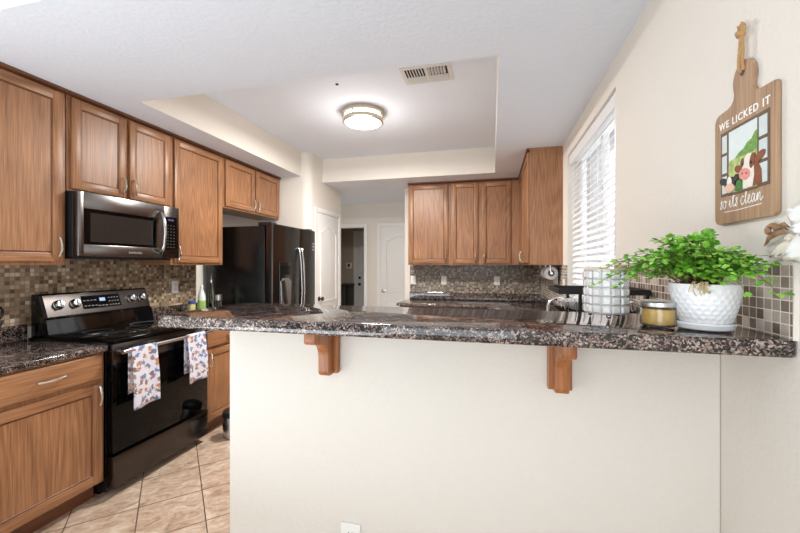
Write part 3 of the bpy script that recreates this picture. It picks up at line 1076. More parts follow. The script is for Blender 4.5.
def towel(y0, y1, zf, zb, label, ph):
    """cloth folded over the oven handle: back flap, over the bar, front flap"""
    bm = bmesh.new()
    R = 0.0150
    nU = 14
    path = []
    for i in range(9):
        path.append((hx - R + 0.002 * (i % 2), zb + (hz - zb) * i / 8))
    for i in range(1, 8):
        a = PI - PI * i / 8
        path.append((hx + R * math.cos(a), hz + R * math.sin(a)))
    for i in range(15):
        path.append((hx + R, hz - (hz - zf) * i / 14))
    rows = []
    for k, (x, z) in enumerate(path):
        row = []
        for j in range(nU + 1):
            u = j / nU
            d = max(0, hz - z)
            front = k >= 16
            off = 0.0
            if front:
                off = 0.010 * math.sin(u * 6.5 + ph) * min(1, d / 0.15) + 0.012 * d + 0.011 * min(1, d / 0.2)
            skew = 0.018 * (u - 0.35) * (d / 0.35) if front else 0
            zz = z + (0.010 * (u - 0.5) * d / 0.35 if front else 0)
            row.append(bm.verts.new((x + off, y0 + (y1 - y0) * u + skew * 0.5, zz)))
        rows.append(row)
    for a in range(len(rows) - 1):
        for j in range(nU):
            bm.faces.new((rows[a][j], rows[a][j + 1], rows[a + 1][j + 1], rows[a + 1][j]))
    mb = MB(); mb.bm.free(); mb.bm = bm
    o = part('dish_towel', mb, 'towel', smooth=60)
    sd = o.modifiers.new('thick', 'SOLIDIFY'); sd.thickness = 0.0022; sd.offset = 1
    return tag(o, label, 'towel', 'printed dish towels on the oven handle')


towel(1.782, 1.955, 0.512, 0.60, 'white printed dish towel at the left end of the oven handle', 0.4)
towel(2.200, 2.370, 0.535, 0.60, 'white printed dish towel at the right end of the oven handle', 2.0)

# ------------------------------------------------------------------ microwave
MY0, MY1, MZ0, MZ1, MX = 1.738, 2.492, 1.412, 1.826, -2.44
t = thing('microwave', (-2.64, 2.115, MZ0), 'stainless over-the-range microwave mounted above the stove', 'microwave')
b = MB(); b.box((XL + 0.009, MY0, MZ0 + 0.012), (MX - 0.045, MY1, MZ1), 0, 0.003); b.box((XL + 0.05, MY0 + 0.02, MZ0), (MX - 0.06, MY1 - 0.02, MZ0 + 0.012))
part('body', b, 'black_matte', t)
FM = FR((MX - 0.044, 0, 0), 'L')
b = MB(FM)
b.box((MY0, MZ0 + 0.015, 0), (MY0 + 0.036, MZ1, 0.044), 0, 0.006, 3)
b.box((MY0 + 0.030, MZ0 + 0.015, 0), (2.345, 1.500, 0.044), 0, 0.004)
b.box((MY0 + 0.030, 1.722, 0), (2.345, MZ1, 0.044), 0, 0.004)
b.box((2.283, 1.49, 0), (2.345, 1.73, 0.0438))
d = part('microwave_door', b, 'steel_mw', t, smooth=30)
b = MB(FM); b.box((MY0 + 0.034, 1.497, 0.0), (2.286, 1.725, 0.0395))
part('window_glass', b, 'black_glass', d)
b = MB(FM); b.box((MY0 + 0.075, 1.518, 0.0396), (2.255, 1.700, 0.0400))
part('window_mesh', b, 'mesh_dark', d)
b = MB(FM)
b.tube([(2.318, 1.462, 0.044), (2.314, 1.47, 0.062), (2.313, 1.52, 0.085), (2.313, 1.615, 0.094), (2.313, 1.71, 0.085), (2.314, 1.760, 0.062), (2.318, 1.768, 0.044)], 0.0125, 12)
part('handle', b, 'steel', d, smooth=40)
b = MB(FM); b.text('SAMSUNG', 0.022, Matrix.Translation((2.115, 1.457, 0.0444)), 0.0003)
part('lettering', b, 'print_grey', d)
b = MB(FM); b.box((2.348, MZ0 + 0.015, 0), (MY1, MZ1, 0.044), 0, 0.004)
cp = part('control_panel', b, 'steel_dark', t, smooth=30)
b = MB(FM); b.box((2.366, 1.492, 0.0442), (2.468, 1.745, 0.0455))
for i in range(3):
    for j in range(8):
        b.box((2.380 + i * 0.028, 1.508 + j * 0.024, 0.0454), (2.390 + i * 0.028, 1.512 + j * 0.024, 0.0459), 1)
kp = part('keypad', b, ['black_glass', 'print_dim'], cp)
b = MB(FM); b.box((2.385, 1.714, 0.0456), (2.440, 1.730, 0.0460))
part('clock_display', b, 'display_p', cp)

# ------------------------------------------------------------------ refrigerator
t = thing('refrigerator', (-2.45, 3.64, 0), 'black side-by-side refrigerator with water dispenser', 'refrigerator')
FY0, FY1, FS = 3.195, 4.085, 3.705
b = MB(); b.box((-2.80, FY0, 0.03), (-2.13, FY1, 1.752), 0, 0.006); b.box((-2.75, FY0 + 0.03, 0), (-2.2, FY1 - 0.03, 0.03))
part('body', b, 'black_enamel', t, smooth=30)
F3 = FR((-2.122, 0, 0), 'L')
b = MB(F3); b.box((FY0, 0.06, 0), (FS - 0.003, 1.775, 0.078), 0, 0.012, 3)
d1 = part('freezer_door', b, 'steel_dark', t, smooth=30)
b = MB(F3); b.box((FS + 0.003, 0.06, 0), (FY1, 1.775, 0.078), 0, 0.012, 3)
d2 = part('fridge_door', b, 'steel_dark', t, smooth=30)
for (y, d) in ((FS - 0.028, d1), (FS + 0.028, d2)):
    b = MB(F3)
    s = 1 if d is d2 else -1
    b.tube([(y, 0.62, 0.078), (y, 0.63, 0.092), (y, 0.75, 0.112), (y, 1.10, 0.128), (y, 1.40, 0.114), (y, 1.545, 0.094), (y, 1.555, 0.078)], 0.0105, 12)
    part('handle', b, 'steel', d, smooth=40)
b = MB(F3); b.box((3.305, 0.94, 0.0785), (3.525, 1.405, 0.086), 0, 0.004)
ds = part('water_dispenser', b, 'black_gloss', d1)
b = MB(F3); b.prism([(3.325, 0.95), (3.505, 0.95), (3.515, 1.20), (3.47, 1.24), (3.36, 1.24), (3.315, 1.20)], 2, 0.0862, 0.092, 0, 0.002, 2)
part('alcove', b, 'steel', ds)
b = MB(F3); b.prism([(3.345, 1.215), (3.375, 1.215), (3.43, 0.97), (3.395, 0.97)], 2, 0.0925, 0.104, 0, 0.002, 2)
part('paddle', b, 'black_matte', ds)
for (y, d) in ((FY0 + 0.07, d1), (FY1 - 0.07, d2)):
    b = MB(); b.box((-2.22, y - 0.05, 1.753), (-2.07, y + 0.05, 1.792), 0, 0.010, 3)
    part('hinge_cover', b, 'black_matte', d, smooth=40)
for i in range(3):
    b = MB(F3); b.box((4.01, 1.615 - 0.035 * i, 0.0782), (4.055, 1.627 - 0.035 * i, 0.0788))
    part('printed_mark', b, 'print_grey', d2)

# ------------------------------------------------------------------ ceiling lamp, vent, sensor
LX, LY = -1.12, 3.17
t = thing('ceiling_lamp', (LX, LY, ZT), 'round flush ceiling lamp with nickel bands, switched on', 'lamp')
b = MB(); b.lathe([(0.185, ZT - 0.0005), (0.190, ZT - 0.012), (0.186, ZT - 0.034), (0.176, ZT - 0.036), (0.02, ZT - 0.036)], (LX, LY, 0), 2, 48)
part('canopy', b, 'lamp_metal', t, smooth=40)
b = MB(); b.lathe([(0.168, ZT - 0.036), (0.168, ZT - 0.078)], (LX, LY, 0), 2, 48)
part('side_diffuser', b, 'lamp_side', t, smooth=40)
b = MB(); b.lathe([(0.170, ZT - 0.066), (0.180, ZT - 0.066), (0.182, ZT - 0.094), (0.163, ZT - 0.100), (0.160, ZT - 0.094), (0.168, ZT - 0.070)], (LX, LY, 0), 2, 48)
part('trim_ring', b, 'lamp_metal', t, smooth=40)
b = MB(); b.lathe([(0.160, ZT - 0.090), (0.158, ZT - 0.101), (0.12, ZT - 0.108), (0.05, ZT - 0.112), (0.002, ZT - 0.113)], (LX, LY, 0), 2, 48)
part('diffuser', b, 'lamp_glass', t, smooth=60)
for k in range(4):
    a = math.radians(-100 + 90 * k)
    b = MB(); b.tube([(LX + 0.178 * math.cos(a), LY + 0.178 * math.sin(a), ZT - 0.034), (LX + 0.178 * math.cos(a), LY + 0.178 * math.sin(a), ZT - 0.067)], 0.006, 8)
    part('strut', b, 'lamp_metal', t)
ld = bpy.data.lights.new('lamp_bulb', 'POINT'); ld.energy = 9; ld.color = (1.0, 0.965, 0.92); ld.shadow_soft_size = 0.12
lo = bpy.data.objects.new('lamp_bulb', ld); lo.location = (0, 0, -0.42); lo.parent = t; C.objects.link(lo)

ld = bpy.data.lights.new('lamp_downlight', 'AREA'); ld.shape = 'DISK'; ld.size = 0.31; ld.energy = 62; ld.color = (1.0, 0.96, 0.905)
lo = bpy.data.objects.new('lamp_downlight', ld); lo.location = (0, 0, -0.116); lo.parent = t; C.objects.link(lo)

t = thing('air_vent', (-0.45, 2.64, ZT), 'white louvred air vent in the raised ceiling', 'vent')
vx0, vx1, vy0, vy1 = -0.628, -0.272, 2.522, 2.762
b = MB()
b.box((vx0, vy0, ZT - 0.008), (vx1, vy0 + 0.03, ZT - 0.0005), 0, 0.002); b.box((vx0, vy1 - 0.03, ZT - 0.008), (vx1, vy1, ZT - 0.0005), 0, 0.002)
b.box((vx0, vy0 + 0.03, ZT - 0.008), (vx0 + 0.028, vy1 - 0.03, ZT - 0.0005)); b.box((vx1 - 0.028, vy0 + 0.03, ZT - 0.008), (vx1, vy1 - 0.03, ZT - 0.0005))
b.box((-0.462, vy0 + 0.03, ZT - 0.009), (-0.438, vy1 - 0.03, ZT - 0.0005))
part('frame', b, 'vent_metal', t)
b = MB(); b.box((vx0 + 0.02, vy0 + 0.02, ZT - 0.002), (vx1 - 0.02, vy1 - 0.02, ZT - 0.0003))
part('duct_opening', b, 'vent_dark', t)
b = MB()
for k in range(14):
    if k in (6, 7):
        continue
    x = vx0 + 0.042 + k * 0.0206
    s = 0.008 if x < -0.45 else -0.008
    b._add([(x - 0.003, vy0 + 0.03, ZT - 0.002), (x + 0.003, vy0 + 0.03, ZT - 0.002), (x + 0.003 + s, vy0 + 0.03, ZT - 0.015), (x - 0.003 + s, vy0 + 0.03, ZT - 0.015),
            (x - 0.003, vy0 + 0.125, ZT - 0.002), (x + 0.003, vy0 + 0.125, ZT - 0.002), (x + 0.003 + s, vy0 + 0.125, ZT - 0.015), (x - 0.003 + s, vy0 + 0.125, ZT - 0.015)],
           [(0, 1, 2, 3), (7, 6, 5, 4), (0, 4, 5, 1), (1, 5, 6, 2), (2, 6, 7, 3), (3, 7, 4, 0)])
for k in range(5):
    y = vy0 + 0.142 + k * 0.018
    for (x0, x1) in ((vx0 + 0.03, -0.462), (-0.438, vx1 - 0.03)):
        b.box((x0, y, ZT - 0.012), (x1, y + 0.011, ZT - 0.003))
part('louvres', b, 'vent_metal', t)
b = MB(); b.lathe([(0.012, ZT - 0.0004), (0.012, ZT - 0.006), (0.004, ZT - 0.010)], (-1.138, 2.631, 0), 2, 16)
tag(part('ceiling_hook', b, 'vent_dark', smooth=40), 'tiny dark spot fixture in the raised ceiling in front of the lamp', 'hook')

# ------------------------------------------------------------------ blinds
t = thing('window_blind', (0.655, 2.765, WZ0), 'white horizontal slat blind in the kitchen window', 'blind')
by0, by1 = WY0 + 0.008, WY1 - 0.008
b = MB(); b.box((0.632, by0, 2.212), (0.646, by1, 2.287), 0, 0.003); b.box((0.646, by0, 2.235), (0.695, by1, 2.287))
part('valance', b, 'slat', t)
b = MB()
nsl = 25
zt_, zb_ = 2.19, WZ0 + 0.045
for k in range(nsl):
    z = zt_ + (zb_ - zt_) * k / (nsl - 1)
    a = math.radians(46)
    pr_ = []
    for (w, h) in ((-0.025, 0.0), (-0.012, 0.0028), (0.0, 0.0036), (0.012, 0.0028), (0.025, 0.0), (0.025, -0.0022), (0.0, 0.0012), (-0.025, -0.0022)):
        pr_.append((0.668 + w * math.cos(a) - h * math.sin(a), z - w * math.sin(a) * -1 + h * math.cos(a)))
    b.prism(pr_, 1, by0 + 0.004, by1 - 0.004)
part('slats', b, 'slat', t)
b = MB(); b.box((0.645, by0 + 0.003, WZ0 + 0.006), (0.692, by1 - 0.003, WZ0 + 0.024), 0, 0.004)
part('bottom_rail', b, 'slat', t)
b = MB()
for y in (by0 + 0.10, by0 + 0.43, by1 - 0.43, by1 - 0.10):
    for x in (0.6415, 0.6945):
        b.tube([(x, y, 2.22), (x, y, WZ0 + 0.015)], 0.0013, 6)
part('ladder_cords', b, 'slat', t)
b = MB(); b.tube([(0.637, by0 + 0.06, 2.23), (0.636, by0 + 0.06, 1.45)], 0.004, 8); b.sphere((0.636, by0 + 0.06, 1.44), 0.010, 8, 8, sc=(0.7, 0.7, 1.8))
part('tilt_wand', b, 'white_plastic', t, smooth=40)

# ------------------------------------------------------------------ things on the bar
# crystal candle holder
cx, cy, cr = 0.336, 1.255, 0.058
t = thing('candle_holder', (cx, cy, BZ1), 'round candle holder of pearly white crystal squares in chrome wire', 'candle holder')
z0c = BZ1 + 0.014
b = MB()
NC, NR, ph = 14, 5, 0.0256
for r_ in range(NR):
    for k in range(NC):
        a = 2 * PI * (k + 0.5 * 0) / NC
        T = Matrix.Translation((cx, cy, z0c + ph * (r_ + 0.5))) @ Matrix.Rotation(a, 4, 'Z')
        hw = cr * math.tan(PI / NC) - 0.0008
        hh = ph / 2 - 0.0009
        ins = 0.0045
        b.T = T
        b._add([(cr - 0.010, -hw, -hh), (cr - 0.010, hw, -hh), (cr - 0.010, hw, hh), (cr - 0.010, -hw, hh),
                (cr - 0.002, -hw, -hh), (cr - 0.002, hw, -hh), (cr - 0.002, hw, hh), (cr - 0.002, -hw, hh),
                (cr + 0.004, -hw + ins, -hh + ins), (cr + 0.004, hw - ins, -hh + ins), (cr + 0.004, hw - ins, hh - ins), (cr + 0.004, -hw + ins, hh - ins)],
               [(3, 2, 1, 0), (0, 1, 5, 4), (1, 2, 6, 5), (2, 3, 7, 6), (3, 0, 4, 7), (4, 5, 9, 8), (5, 6, 10, 9), (6, 7, 11, 10), (7, 4, 8, 11), (8, 9, 10, 11)])
part('crystals', b, 'crystal', t)
b = MB()
ring = lambda z, r: [(cx + r * math.cos(2 * PI * i / 42), cy + r * math.sin(2 * PI * i / 42), z) for i in range(42)]
for r_ in range(NR + 1):
    b.tube(ring(z0c + ph * r_, cr - 0.0005), 0.0012, 6, closed=True)
for k in range(NC):
    a = 2 * PI * (k + 0.5) / NC
    q = (cx + (cr + 0.0012) * math.cos(a), cy + (cr + 0.0012) * math.sin(a))
    b.tube([(q[0], q[1], z0c), (q[0], q[1], z0c + ph * NR)], 0.0010, 6)
b.lathe([(cr - 0.012, z0c + 0.002), (cr - 0.012, z0c + 0.004), (0.002, z0c + 0.004)], (cx, cy, 0), 2, 32)
part('wire_frame', b, 'chrome', t, smooth=40)
b = MB(); zt = z0c + ph * NR
b.lathe([(cr - 0.008, zt), (cr + 0.003, zt), (cr + 0.003, zt + 0.005), (cr - 0.008, zt + 0.005), (cr - 0.009, zt + 0.002)], (cx, cy, 0), 2, 42)
part('rim', b, 'beige_rim', t, smooth=40)
for a in (-95, 25, 145):
    b = MB(); ar = math.radians(a)
    b.sphere((cx + 0.045 * math.cos(ar), cy + 0.045 * math.sin(ar), BZ1 + 0.0072), 0.0072, 12, 8)
    part('foot', b, 'chrome', t, smooth=60)

# candle jar
jx, jy, jr = 0.421, 1.108, 0.041
t = thing('candle_jar', (jx, jy, BZ1), 'small glass jar of amber candle wax with a tin lid', 'jar')
b = MB(); b.lathe([(jr - 0.006, BZ1 + 0.0003), (jr, BZ1 + 0.005), (jr, BZ1 + 0.047), (jr - 0.003, BZ1 + 0.050), (jr - 0.003, BZ1 + 0.0475), (jr - 0.0035, BZ1 + 0.006), (0.002, BZ1 + 0.005)], (jx, jy, 0), 2, 40)
part('glass_body', b, 'glass', t, smooth=40)
b = MB(); b.lathe([(jr - 0.006, BZ1 + 0.0065), (jr - 0.0045, BZ1 + 0.009), (jr - 0.0045, BZ1 + 0.044), (0.002, BZ1 + 0.043)], (jx, jy, 0), 2, 40)
part('wax', b, 'wax', t, smooth=40)
b = MB(); b.lathe([(jr + 0.001, BZ1 + 0.050), (jr + 0.003, BZ1 + 0.052), (jr + 0.003, BZ1 + 0.062), (jr - 0.001, BZ1 + 0.065), (jr - 0.005, BZ1 + 0.064), (0.002, BZ1 + 0.064)], (jx, jy, 0), 2, 40)
part('lid', b, 'tin', t, smooth=40)

# planter and plant
px_, py_ = 0.512, 1.082
t = thing('potted_plant', (px_, py_, BZ1), 'bright green small-leaved plant in a dimpled white pot on the bar', 'plant')
b = MB(); b.lathe([(0.052, BZ1 + 0.0003), (0.058, BZ1 + 0.004), (0.0615, BZ1 + 0.0150), (0.0595, BZ1 + 0.019), (0.055, BZ1 + 0.008), (0.002, BZ1 + 0.007)], (px_, py_, 0), 2, 56)
part('saucer', b, 'pot', t, smooth=40)
pot_prof = []
for i in range(31):
    s = i / 30
    pot_prof.append((0.050 + 0.0225 * (1 - (1 - s) ** 1.7), BZ1 + 0.0085 + 0.102 * s))
pot_prof += [(0.0720, BZ1 + 0.1125), (0.069, BZ1 + 0.112), (0.066, BZ1 + 0.103), (0.065, BZ1 + 0.093), (0.002, BZ1 + 0.092)]


def dimple(r, h, tt):
    s = (h - BZ1 - 0.0085) / 0.104
    if s < 0.05 or s > 0.9 or r < 0.045:
        return r
    row = s * 9.0
    k = math.floor(row)
    u = tt / (2 * PI) * 26 + 0.5 * (k % 2)
    du = abs(u - math.floor(u) - 0.5) * 2
    dv = abs(row - k - 0.5) * 2
    return r - 0.0026 * max(0.0, 1 - (du * du + dv * dv)) + 0.0004


b = MB(); b.lathe(pot_prof, (px_, py_, 0), 2, 156, fn=dimple)
part('pot', b, 'pot', t, smooth=60)
b = MB(); b.lathe([(0.0645, BZ1 + 0.0935), (0.063, BZ1 + 0.103), (0.05, BZ1 + 0.108), (0.002, BZ1 + 0.110)], (px_, py_, 0), 2, 32)
part('soil', b, 'soil', t, smooth=60)
bs, bl = MB(), MB()
rnd = random.Random(21)
zr = BZ1 + 0.108


def leaflet(b, p, d, up, L, mi):
    """three-lobed little leaf folded along its midrib"""
    d = d.normalized()
    s = d.cross(up)
    if s.length < 1e-4:
        s = d.cross(Vector((1, 0, 0)))
    s.normalize()
    n = s.cross(d).normalized()
    o = [(0, 0, 0), (0.28, 0.34, 0.07), (0.50, 0.52, 0.08), (0.62, 0.30, 0.05), (0.86, 0.26, 0.03), (1.0, 0, -0.05), (0.86, -0.26, 0.03), (0.62, -0.30, 0.05), (0.50, -0.52, 0.08), (0.28, -0.34, 0.07), (0.55, 0, 0.0)]
    pts = []
    for (a, c, h) in o:
        q = p + d * (a * L) + s * (c * L) + n * (h * L)
        q.x = min(q.x, XR - 0.011)
        pts.append(tuple(q))
    b._add(pts, [(0, 1, 10), (1, 2, 3, 10), (3, 4, 5, 10), (5, 6, 7, 10), (7, 8, 9, 10), (9, 0, 10)], mi)


def frond(az, length, rise, droop, n, lsize):
    a = math.radians(az)
    d = Vector((math.cos(a), math.sin(a), 0))
    base = Vector((px_, py_, zr)) + Vector((rnd.uniform(-.045, .03), rnd.uniform(-.04, .04), -0.002))
    pts = []
    for i in range(n + 1):
        s = i / n
        wob = Vector((rnd.uniform(-1, 1), rnd.uniform(-1, 1), rnd.uniform(-.6, .6))) * 0.004 * s
        q = base + d * (length * (s ** 1.1)) + Vector((0, 0, rise * math.sin(min(1, s * 1.15) * PI * 0.55) - droop * s * s * s)) + wob
        q.x = min(q.x, XR - 0.0150)
        pts.append(q)
    bs.tube(pts, [0.0013 - 0.0008 * i / n for i in range(n + 1)], 5)
    for i in range(2, n + 1):
        tdir = (pts[i] - pts[i - 1]).normalized()
        side = tdir.cross(Vector((0, 0, 1)))
        for sg in (-1, 1):
            dd = tdir * rnd.uniform(.25, .7) + side * sg * rnd.uniform(.5, 1.0) + Vector((0, 0, rnd.uniform(-.35, .45)))
            L = lsize * rnd.uniform(.6, 1.15)
            mid = pts[i] + dd.normalized() * L * 0.45
            up = Vector((rnd.uniform(-.6, .6), rnd.uniform(-.9, .2), 1))
            leaflet(bl, mid, dd, up, L, 0 if rnd.random() < .66 else 1)
        if rnd.random() < .5:
            leaflet(bl, pts[i], tdir + Vector((rnd.uniform(-.5, .5), rnd.uniform(-.5, .5), .6)), Vector((rnd.uniform(-.5, .5), -0.6, 1)), lsize * rnd.uniform(.6, 1), 1 if rnd.random() < .5 else 0)
    leaflet(bl, pts[-1], pts[-1] - pts[-2], Vector((0, -.4, 1)), lsize, 1)


for k in range(36):   # towards the window and the bar, spreading wide
    frond(rnd.uniform(95, 195), rnd.uniform(.07, .17), rnd.uniform(.05, .10), rnd.uniform(0.0, .04), 9, .0155)
for k in range(34):   # towards the viewer, low over the rim
    frond(rnd.uniform(190, 290), rnd.uniform(.04, .09), rnd.uniform(.03, .09), rnd.uniform(.0, .02), 8, .0150)
for k in range(22):   # along the wall towards the viewer
    frond(rnd.uniform(264, 300), rnd.uniform(.08, .16), rnd.uniform(.055, .085), rnd.uniform(.0, .035), 9, .0150)
for k in range(32):
    frond(rnd.uniform(60, 240), rnd.uniform(.02, .09), rnd.uniform(.07, .125), 0.0, 9, .0155)
for (az, L, rs, dr) in ((168, .205, .055, .055), (160, .20, .07, .05), (176, .18, .05, .05), (150, .2, .08, .05), (128, .26, .08, .05), (118, .25, .08, .05), (278, .175, .06, .065), (272, .165, .07, .05), (282, .19, .065, .07)):
    frond(az, L, rs, dr, 12, .0150)
part('stems', bs, 'stem', t, smooth=60)
part('foliage', bl, ['leaf', 'leaf2'], t)
b = MB()
for k in range(10):
    a = math.radians(rnd.uniform(228, 250))
    p0 = Vector((px_ + 0.070 * math.cos(a), py_ + 0.070 * math.sin(a), zr + 0.010))
    out = Vector((math.cos(a), math.sin(a), 0))
    ln = rnd.uniform(.012, .034)
    b.tube([p0 - out * 0.02, p0 + out * 0.006, p0 + out * (0.010 + rnd.uniform(0, .004)) + Vector((rnd.uniform(-.006, .006), 0, -ln * .6)), p0 + out * 0.009 + Vector((rnd.uniform(-.01, .01), 0, -ln))], 0.0014, 5)
    b.sphere(p0 + out * 0.010 + Vector((rnd.uniform(-.01, .01), 0, -ln * rnd.uniform(.2, .9))), 0.0026, 6, 5)
part('dried_tendrils', b, 'dry', t, smooth=60)

# ------------------------------------------------------------------ wall decor on the right wall
SY, SX = 1.2266, XR - 0.0115
FS_ = FR((SX, SY, 1.482), 'R')          # u from the far edge towards the viewer, v up, w into the room
t = thing('wall_sign', (XR - 0.006, 1.11, 1.482), 'wooden cutting-board sign with cows at a window hung by rope', 'sign')
bw, bh = 0.232, 0.300
mu = 0.119
out = arc(0.018, 0.018, 0.018, 180, 270, 4) + arc(bw - 0.012, 0.012, 0.012, 270, 360, 4) + arc(bw - 0.008, bh - 0.008, 0.008, 0, 90, 4)
out += [(mu + 0.062, bh + 0.002), (mu + 0.046, bh + 0.007), (mu + 0.038, bh + 0.016), (mu + 0.0355, bh + 0.026)]
out += [(mu + 0.040 * math.cos(math.radians(q)), bh + 0.054 + 0.046 * math.sin(math.radians(q))) for q in range(-24, 205, 12)]
out += [(mu - 0.0355, bh + 0.026), (mu - 0.038, bh + 0.016), (mu - 0.046, bh + 0.007), (mu - 0.062, bh + 0.002)]
out += arc(0.022, bh - 0.022, 0.022, 90, 180, 4)
b = MB(FS_); b.prism(out, 2, -0.0105, 0.0, 0, 0.002, 2)
part('board', b, 'board_wood', t, smooth=30)
b = MB(FS_); hc = (mu, bh + 0.082)
b.tube([(hc[0] - 0.004, hc[1] - 0.012, 0.001), (hc[0] - 0.002, hc[1] + 0.004, 0.006), (hc[0] + 0.002, hc[1] + 0.03, 0.007), (hc[0] + 0.004, hc[1] + 0.075, 0.005)], 0.0046, 8)
b.tube([(hc[0] + 0.006, hc[1] - 0.010, 0.001), (hc[0] + 0.008, hc[1] + 0.01, 0.005), (hc[0] + 0.009, hc[1] + 0.04, 0.005), (hc[0] + 0.006, hc[1] + 0.075, 0.004)], 0.0040, 8)
b.sphere((hc[0] + 0.004, hc[1] + 0.080, 0.006), 0.011, 12, 8, sc=(1, .8, .9)); b.sphere((hc[0] - 0.002, hc[1] + 0.086, 0.008), 0.007, 10, 8)
loop = [(hc[0] + 0.005 + 0.008 * math.cos(math.radians(q)), hc[1] + 0.093 + 0.012 * math.sin(math.radians(q)), 0.004) for q in range(0, 360, 24)]
b.tube(loop, 0.0042, 8, closed=True)
for (q0, q1) in ((0.012, 0.108), (-0.004, 0.106), (0.018, 0.100)):
    b.tube([(hc[0] + 0.004, hc[1] + 0.082, 0.007), (hc[0] + q0, hc[1] + q1, 0.009)], [0.0035, 0.0012], 6)
part('rope', b, 'rope', t, smooth=60)
b = MB(FS_); b.lathe([(0.009, 0.0003), (0.009, 0.0007)], (hc[0], hc[1] - 0.012, 0), 2, 20)
part('hole', b, 'black_matte', t)
# picture: sky, hill, trees, sashes, two cows
e = [0.0004]
FPIC = FS_ @ Matrix(((1.041, 0, 0, 0.033 - 0.030 * 1.041), (0, 1.071, 0, 0.076 - 0.072 * 1.071), (0, 0, 1, 0), (0, 0, 0, 1)))
pu0, pu1, pv0, pv1 = 0.030, 0.200, 0.072, 0.226


def flat(pts, mat, name, up):
    e[0] += 0.00025
    b = MB(FPIC); b.prism(pts, 2, 0.0001, e[0])
    return part(name, b, mat, up)


def blob(cu, cv, ru, rv, n=20, rot=0.0):
    return [(cu + ru * math.cos(2 * PI * i / n) * math.cos(rot) - rv * math.sin(2 * PI * i / n) * math.sin(rot), cv + ru * math.cos(2 * PI * i / n) * math.sin(rot) + rv * math.sin(2 * PI * i / n) * math.cos(rot)) for i in range(n)]


pic = flat([(pu0, pv0), (pu1, pv0), (pu1, pv1), (pu0, pv1)], 'sky_p', 'picture', t)
flat([(pu0, pv0), (pu1, pv0), (pu1, 0.180), (0.165, 0.178), (0.145, 0.170), (0.115, 0.160), (0.08, 0.153), (pu0, 0.150)], 'hill', 'painted_hill', pic)
flat([(0.085, 0.153), (0.100, 0.163), (0.118, 0.168), (0.130, 0.178), (0.146, 0.182), (0.156, 0.194), (0.168, 0.198), (0.186, 0.200), (0.186, 0.160), (0.15, 0.152)], 'tree_p', 'painted_trees', pic)
e[0] += 0.0003
for (u0, u1, s) in ((pu0 - 0.002, pu0 + 0.030, 1), (pu1 - 0.034, pu1 + 0.004, -1)):
    b = MB(FPIC); b.box((u0, pv0 - 0.003, 0.0001), (u1, pv1 + 0.003, e[0]))
    sh = part('painted_shutter', b, 'sash_p', pic)
    b = MB(FPIC)
    for k in range(3):
        vv0 = pv0 + 0.004 + k * 0.0505
        b.box((u0 + 0.006, vv0, e[0]), (u1 - 0.006, vv0 + 0.043, e[0] + 0.0003))
    part('painted_glass', b, 'sashpane_p', sh)
for (va, vb) in ((pv1 - 0.003, pv1 + 0.003), (pv0 - 0.005, pv0 + 0.001)):
    b = MB(FPIC); b.box((pu0 + 0.0301, va, 0.0001), (pu1 - 0.0341, vb, e[0]))
    part('painted_sash', b, 'sash_p', pic)
e[0] += 0.0006
FPIC = FS_
flat([(0.122, 0.079), (0.176, 0.079), (0.178, 0.122), (0.150, 0.132), (0.126, 0.110)], 'cow_w', 'painted_cow', pic)
flat([(0.160, 0.079), (0.192, 0.079), (0.190, 0.112), (0.176, 0.136), (0.164, 0.134), (0.166, 0.105)], 'cow_b', 'painted_cow_patch', pic)
flat(blob(0.106, 0.132, 0.014, 0.009, rot=-0.35), 'cow_b', 'painted_cow_ear', pic)
flat(blob(0.186, 0.144, 0.019, 0.010, rot=0.45), 'cow_b', 'painted_cow_ear', pic)
flat(blob(0.144, 0.132, 0.021, 0.029, rot=-0.25), 'cow_w', 'painted_cow_head', pic)
flat(blob(0.160, 0.140, 0.009, 0.018, rot=-0.25), 'cow_b', 'painted_cow_patch', pic)
flat(blob(0.124, 0.143, 0.006, 0.011, rot=-0.15), 'cow_b', 'painted_cow_patch', pic)
flat(blob(0.132, 0.114, 0.021, 0.014, rot=-0.15), 'cow_p', 'painted_muzzle', pic)
for (u_, v_) in ((0.126, 0.116), (0.140, 0.114)):
    flat(blob(u_, v_, 0.0028, 0.0022), 'cow_b', 'painted_nostril', pic)
for (u_, v_) in ((0.157, 0.136), (0.126, 0.139)):
    flat(blob(u_, v_, 0.0028, 0.0035), 'cow_k', 'painted_eye', pic)
flat([(0.098, 0.079), (0.124, 0.079), (0.122, 0.098), (0.114, 0.106), (0.104, 0.100)], 'cow_g', 'painted_grass_tuft', pic)
flat(blob(0.047, 0.112, 0.014, 0.009, rot=-0.4), 'cow_k', 'painted_cow_ear', pic)
flat(blob(0.103, 0.112, 0.010, 0.008, rot=0.4), 'cow_k', 'painted_cow_ear', pic)
flat(blob(0.077, 0.099, 0.021, 0.020), 'cow_k', 'painted_cow_head', pic)
flat(blob(0.077, 0.104, 0.010, 0.016), 'cow_w', 'painted_cow_blaze', pic)
flat(blob(0.077, 0.090, 0.020, 0.012), 'cow_p2', 'painted_muzzle', pic)
b = MB(FS_)
b.text('WE LICKED IT', 0.0265, Matrix.Translation((0.119, 0.262, 0.0006)), 0.0004, sx=0.98, bold=0.0004, spacing=1.2)
part('block_lettering', b, 'ink_white', t)
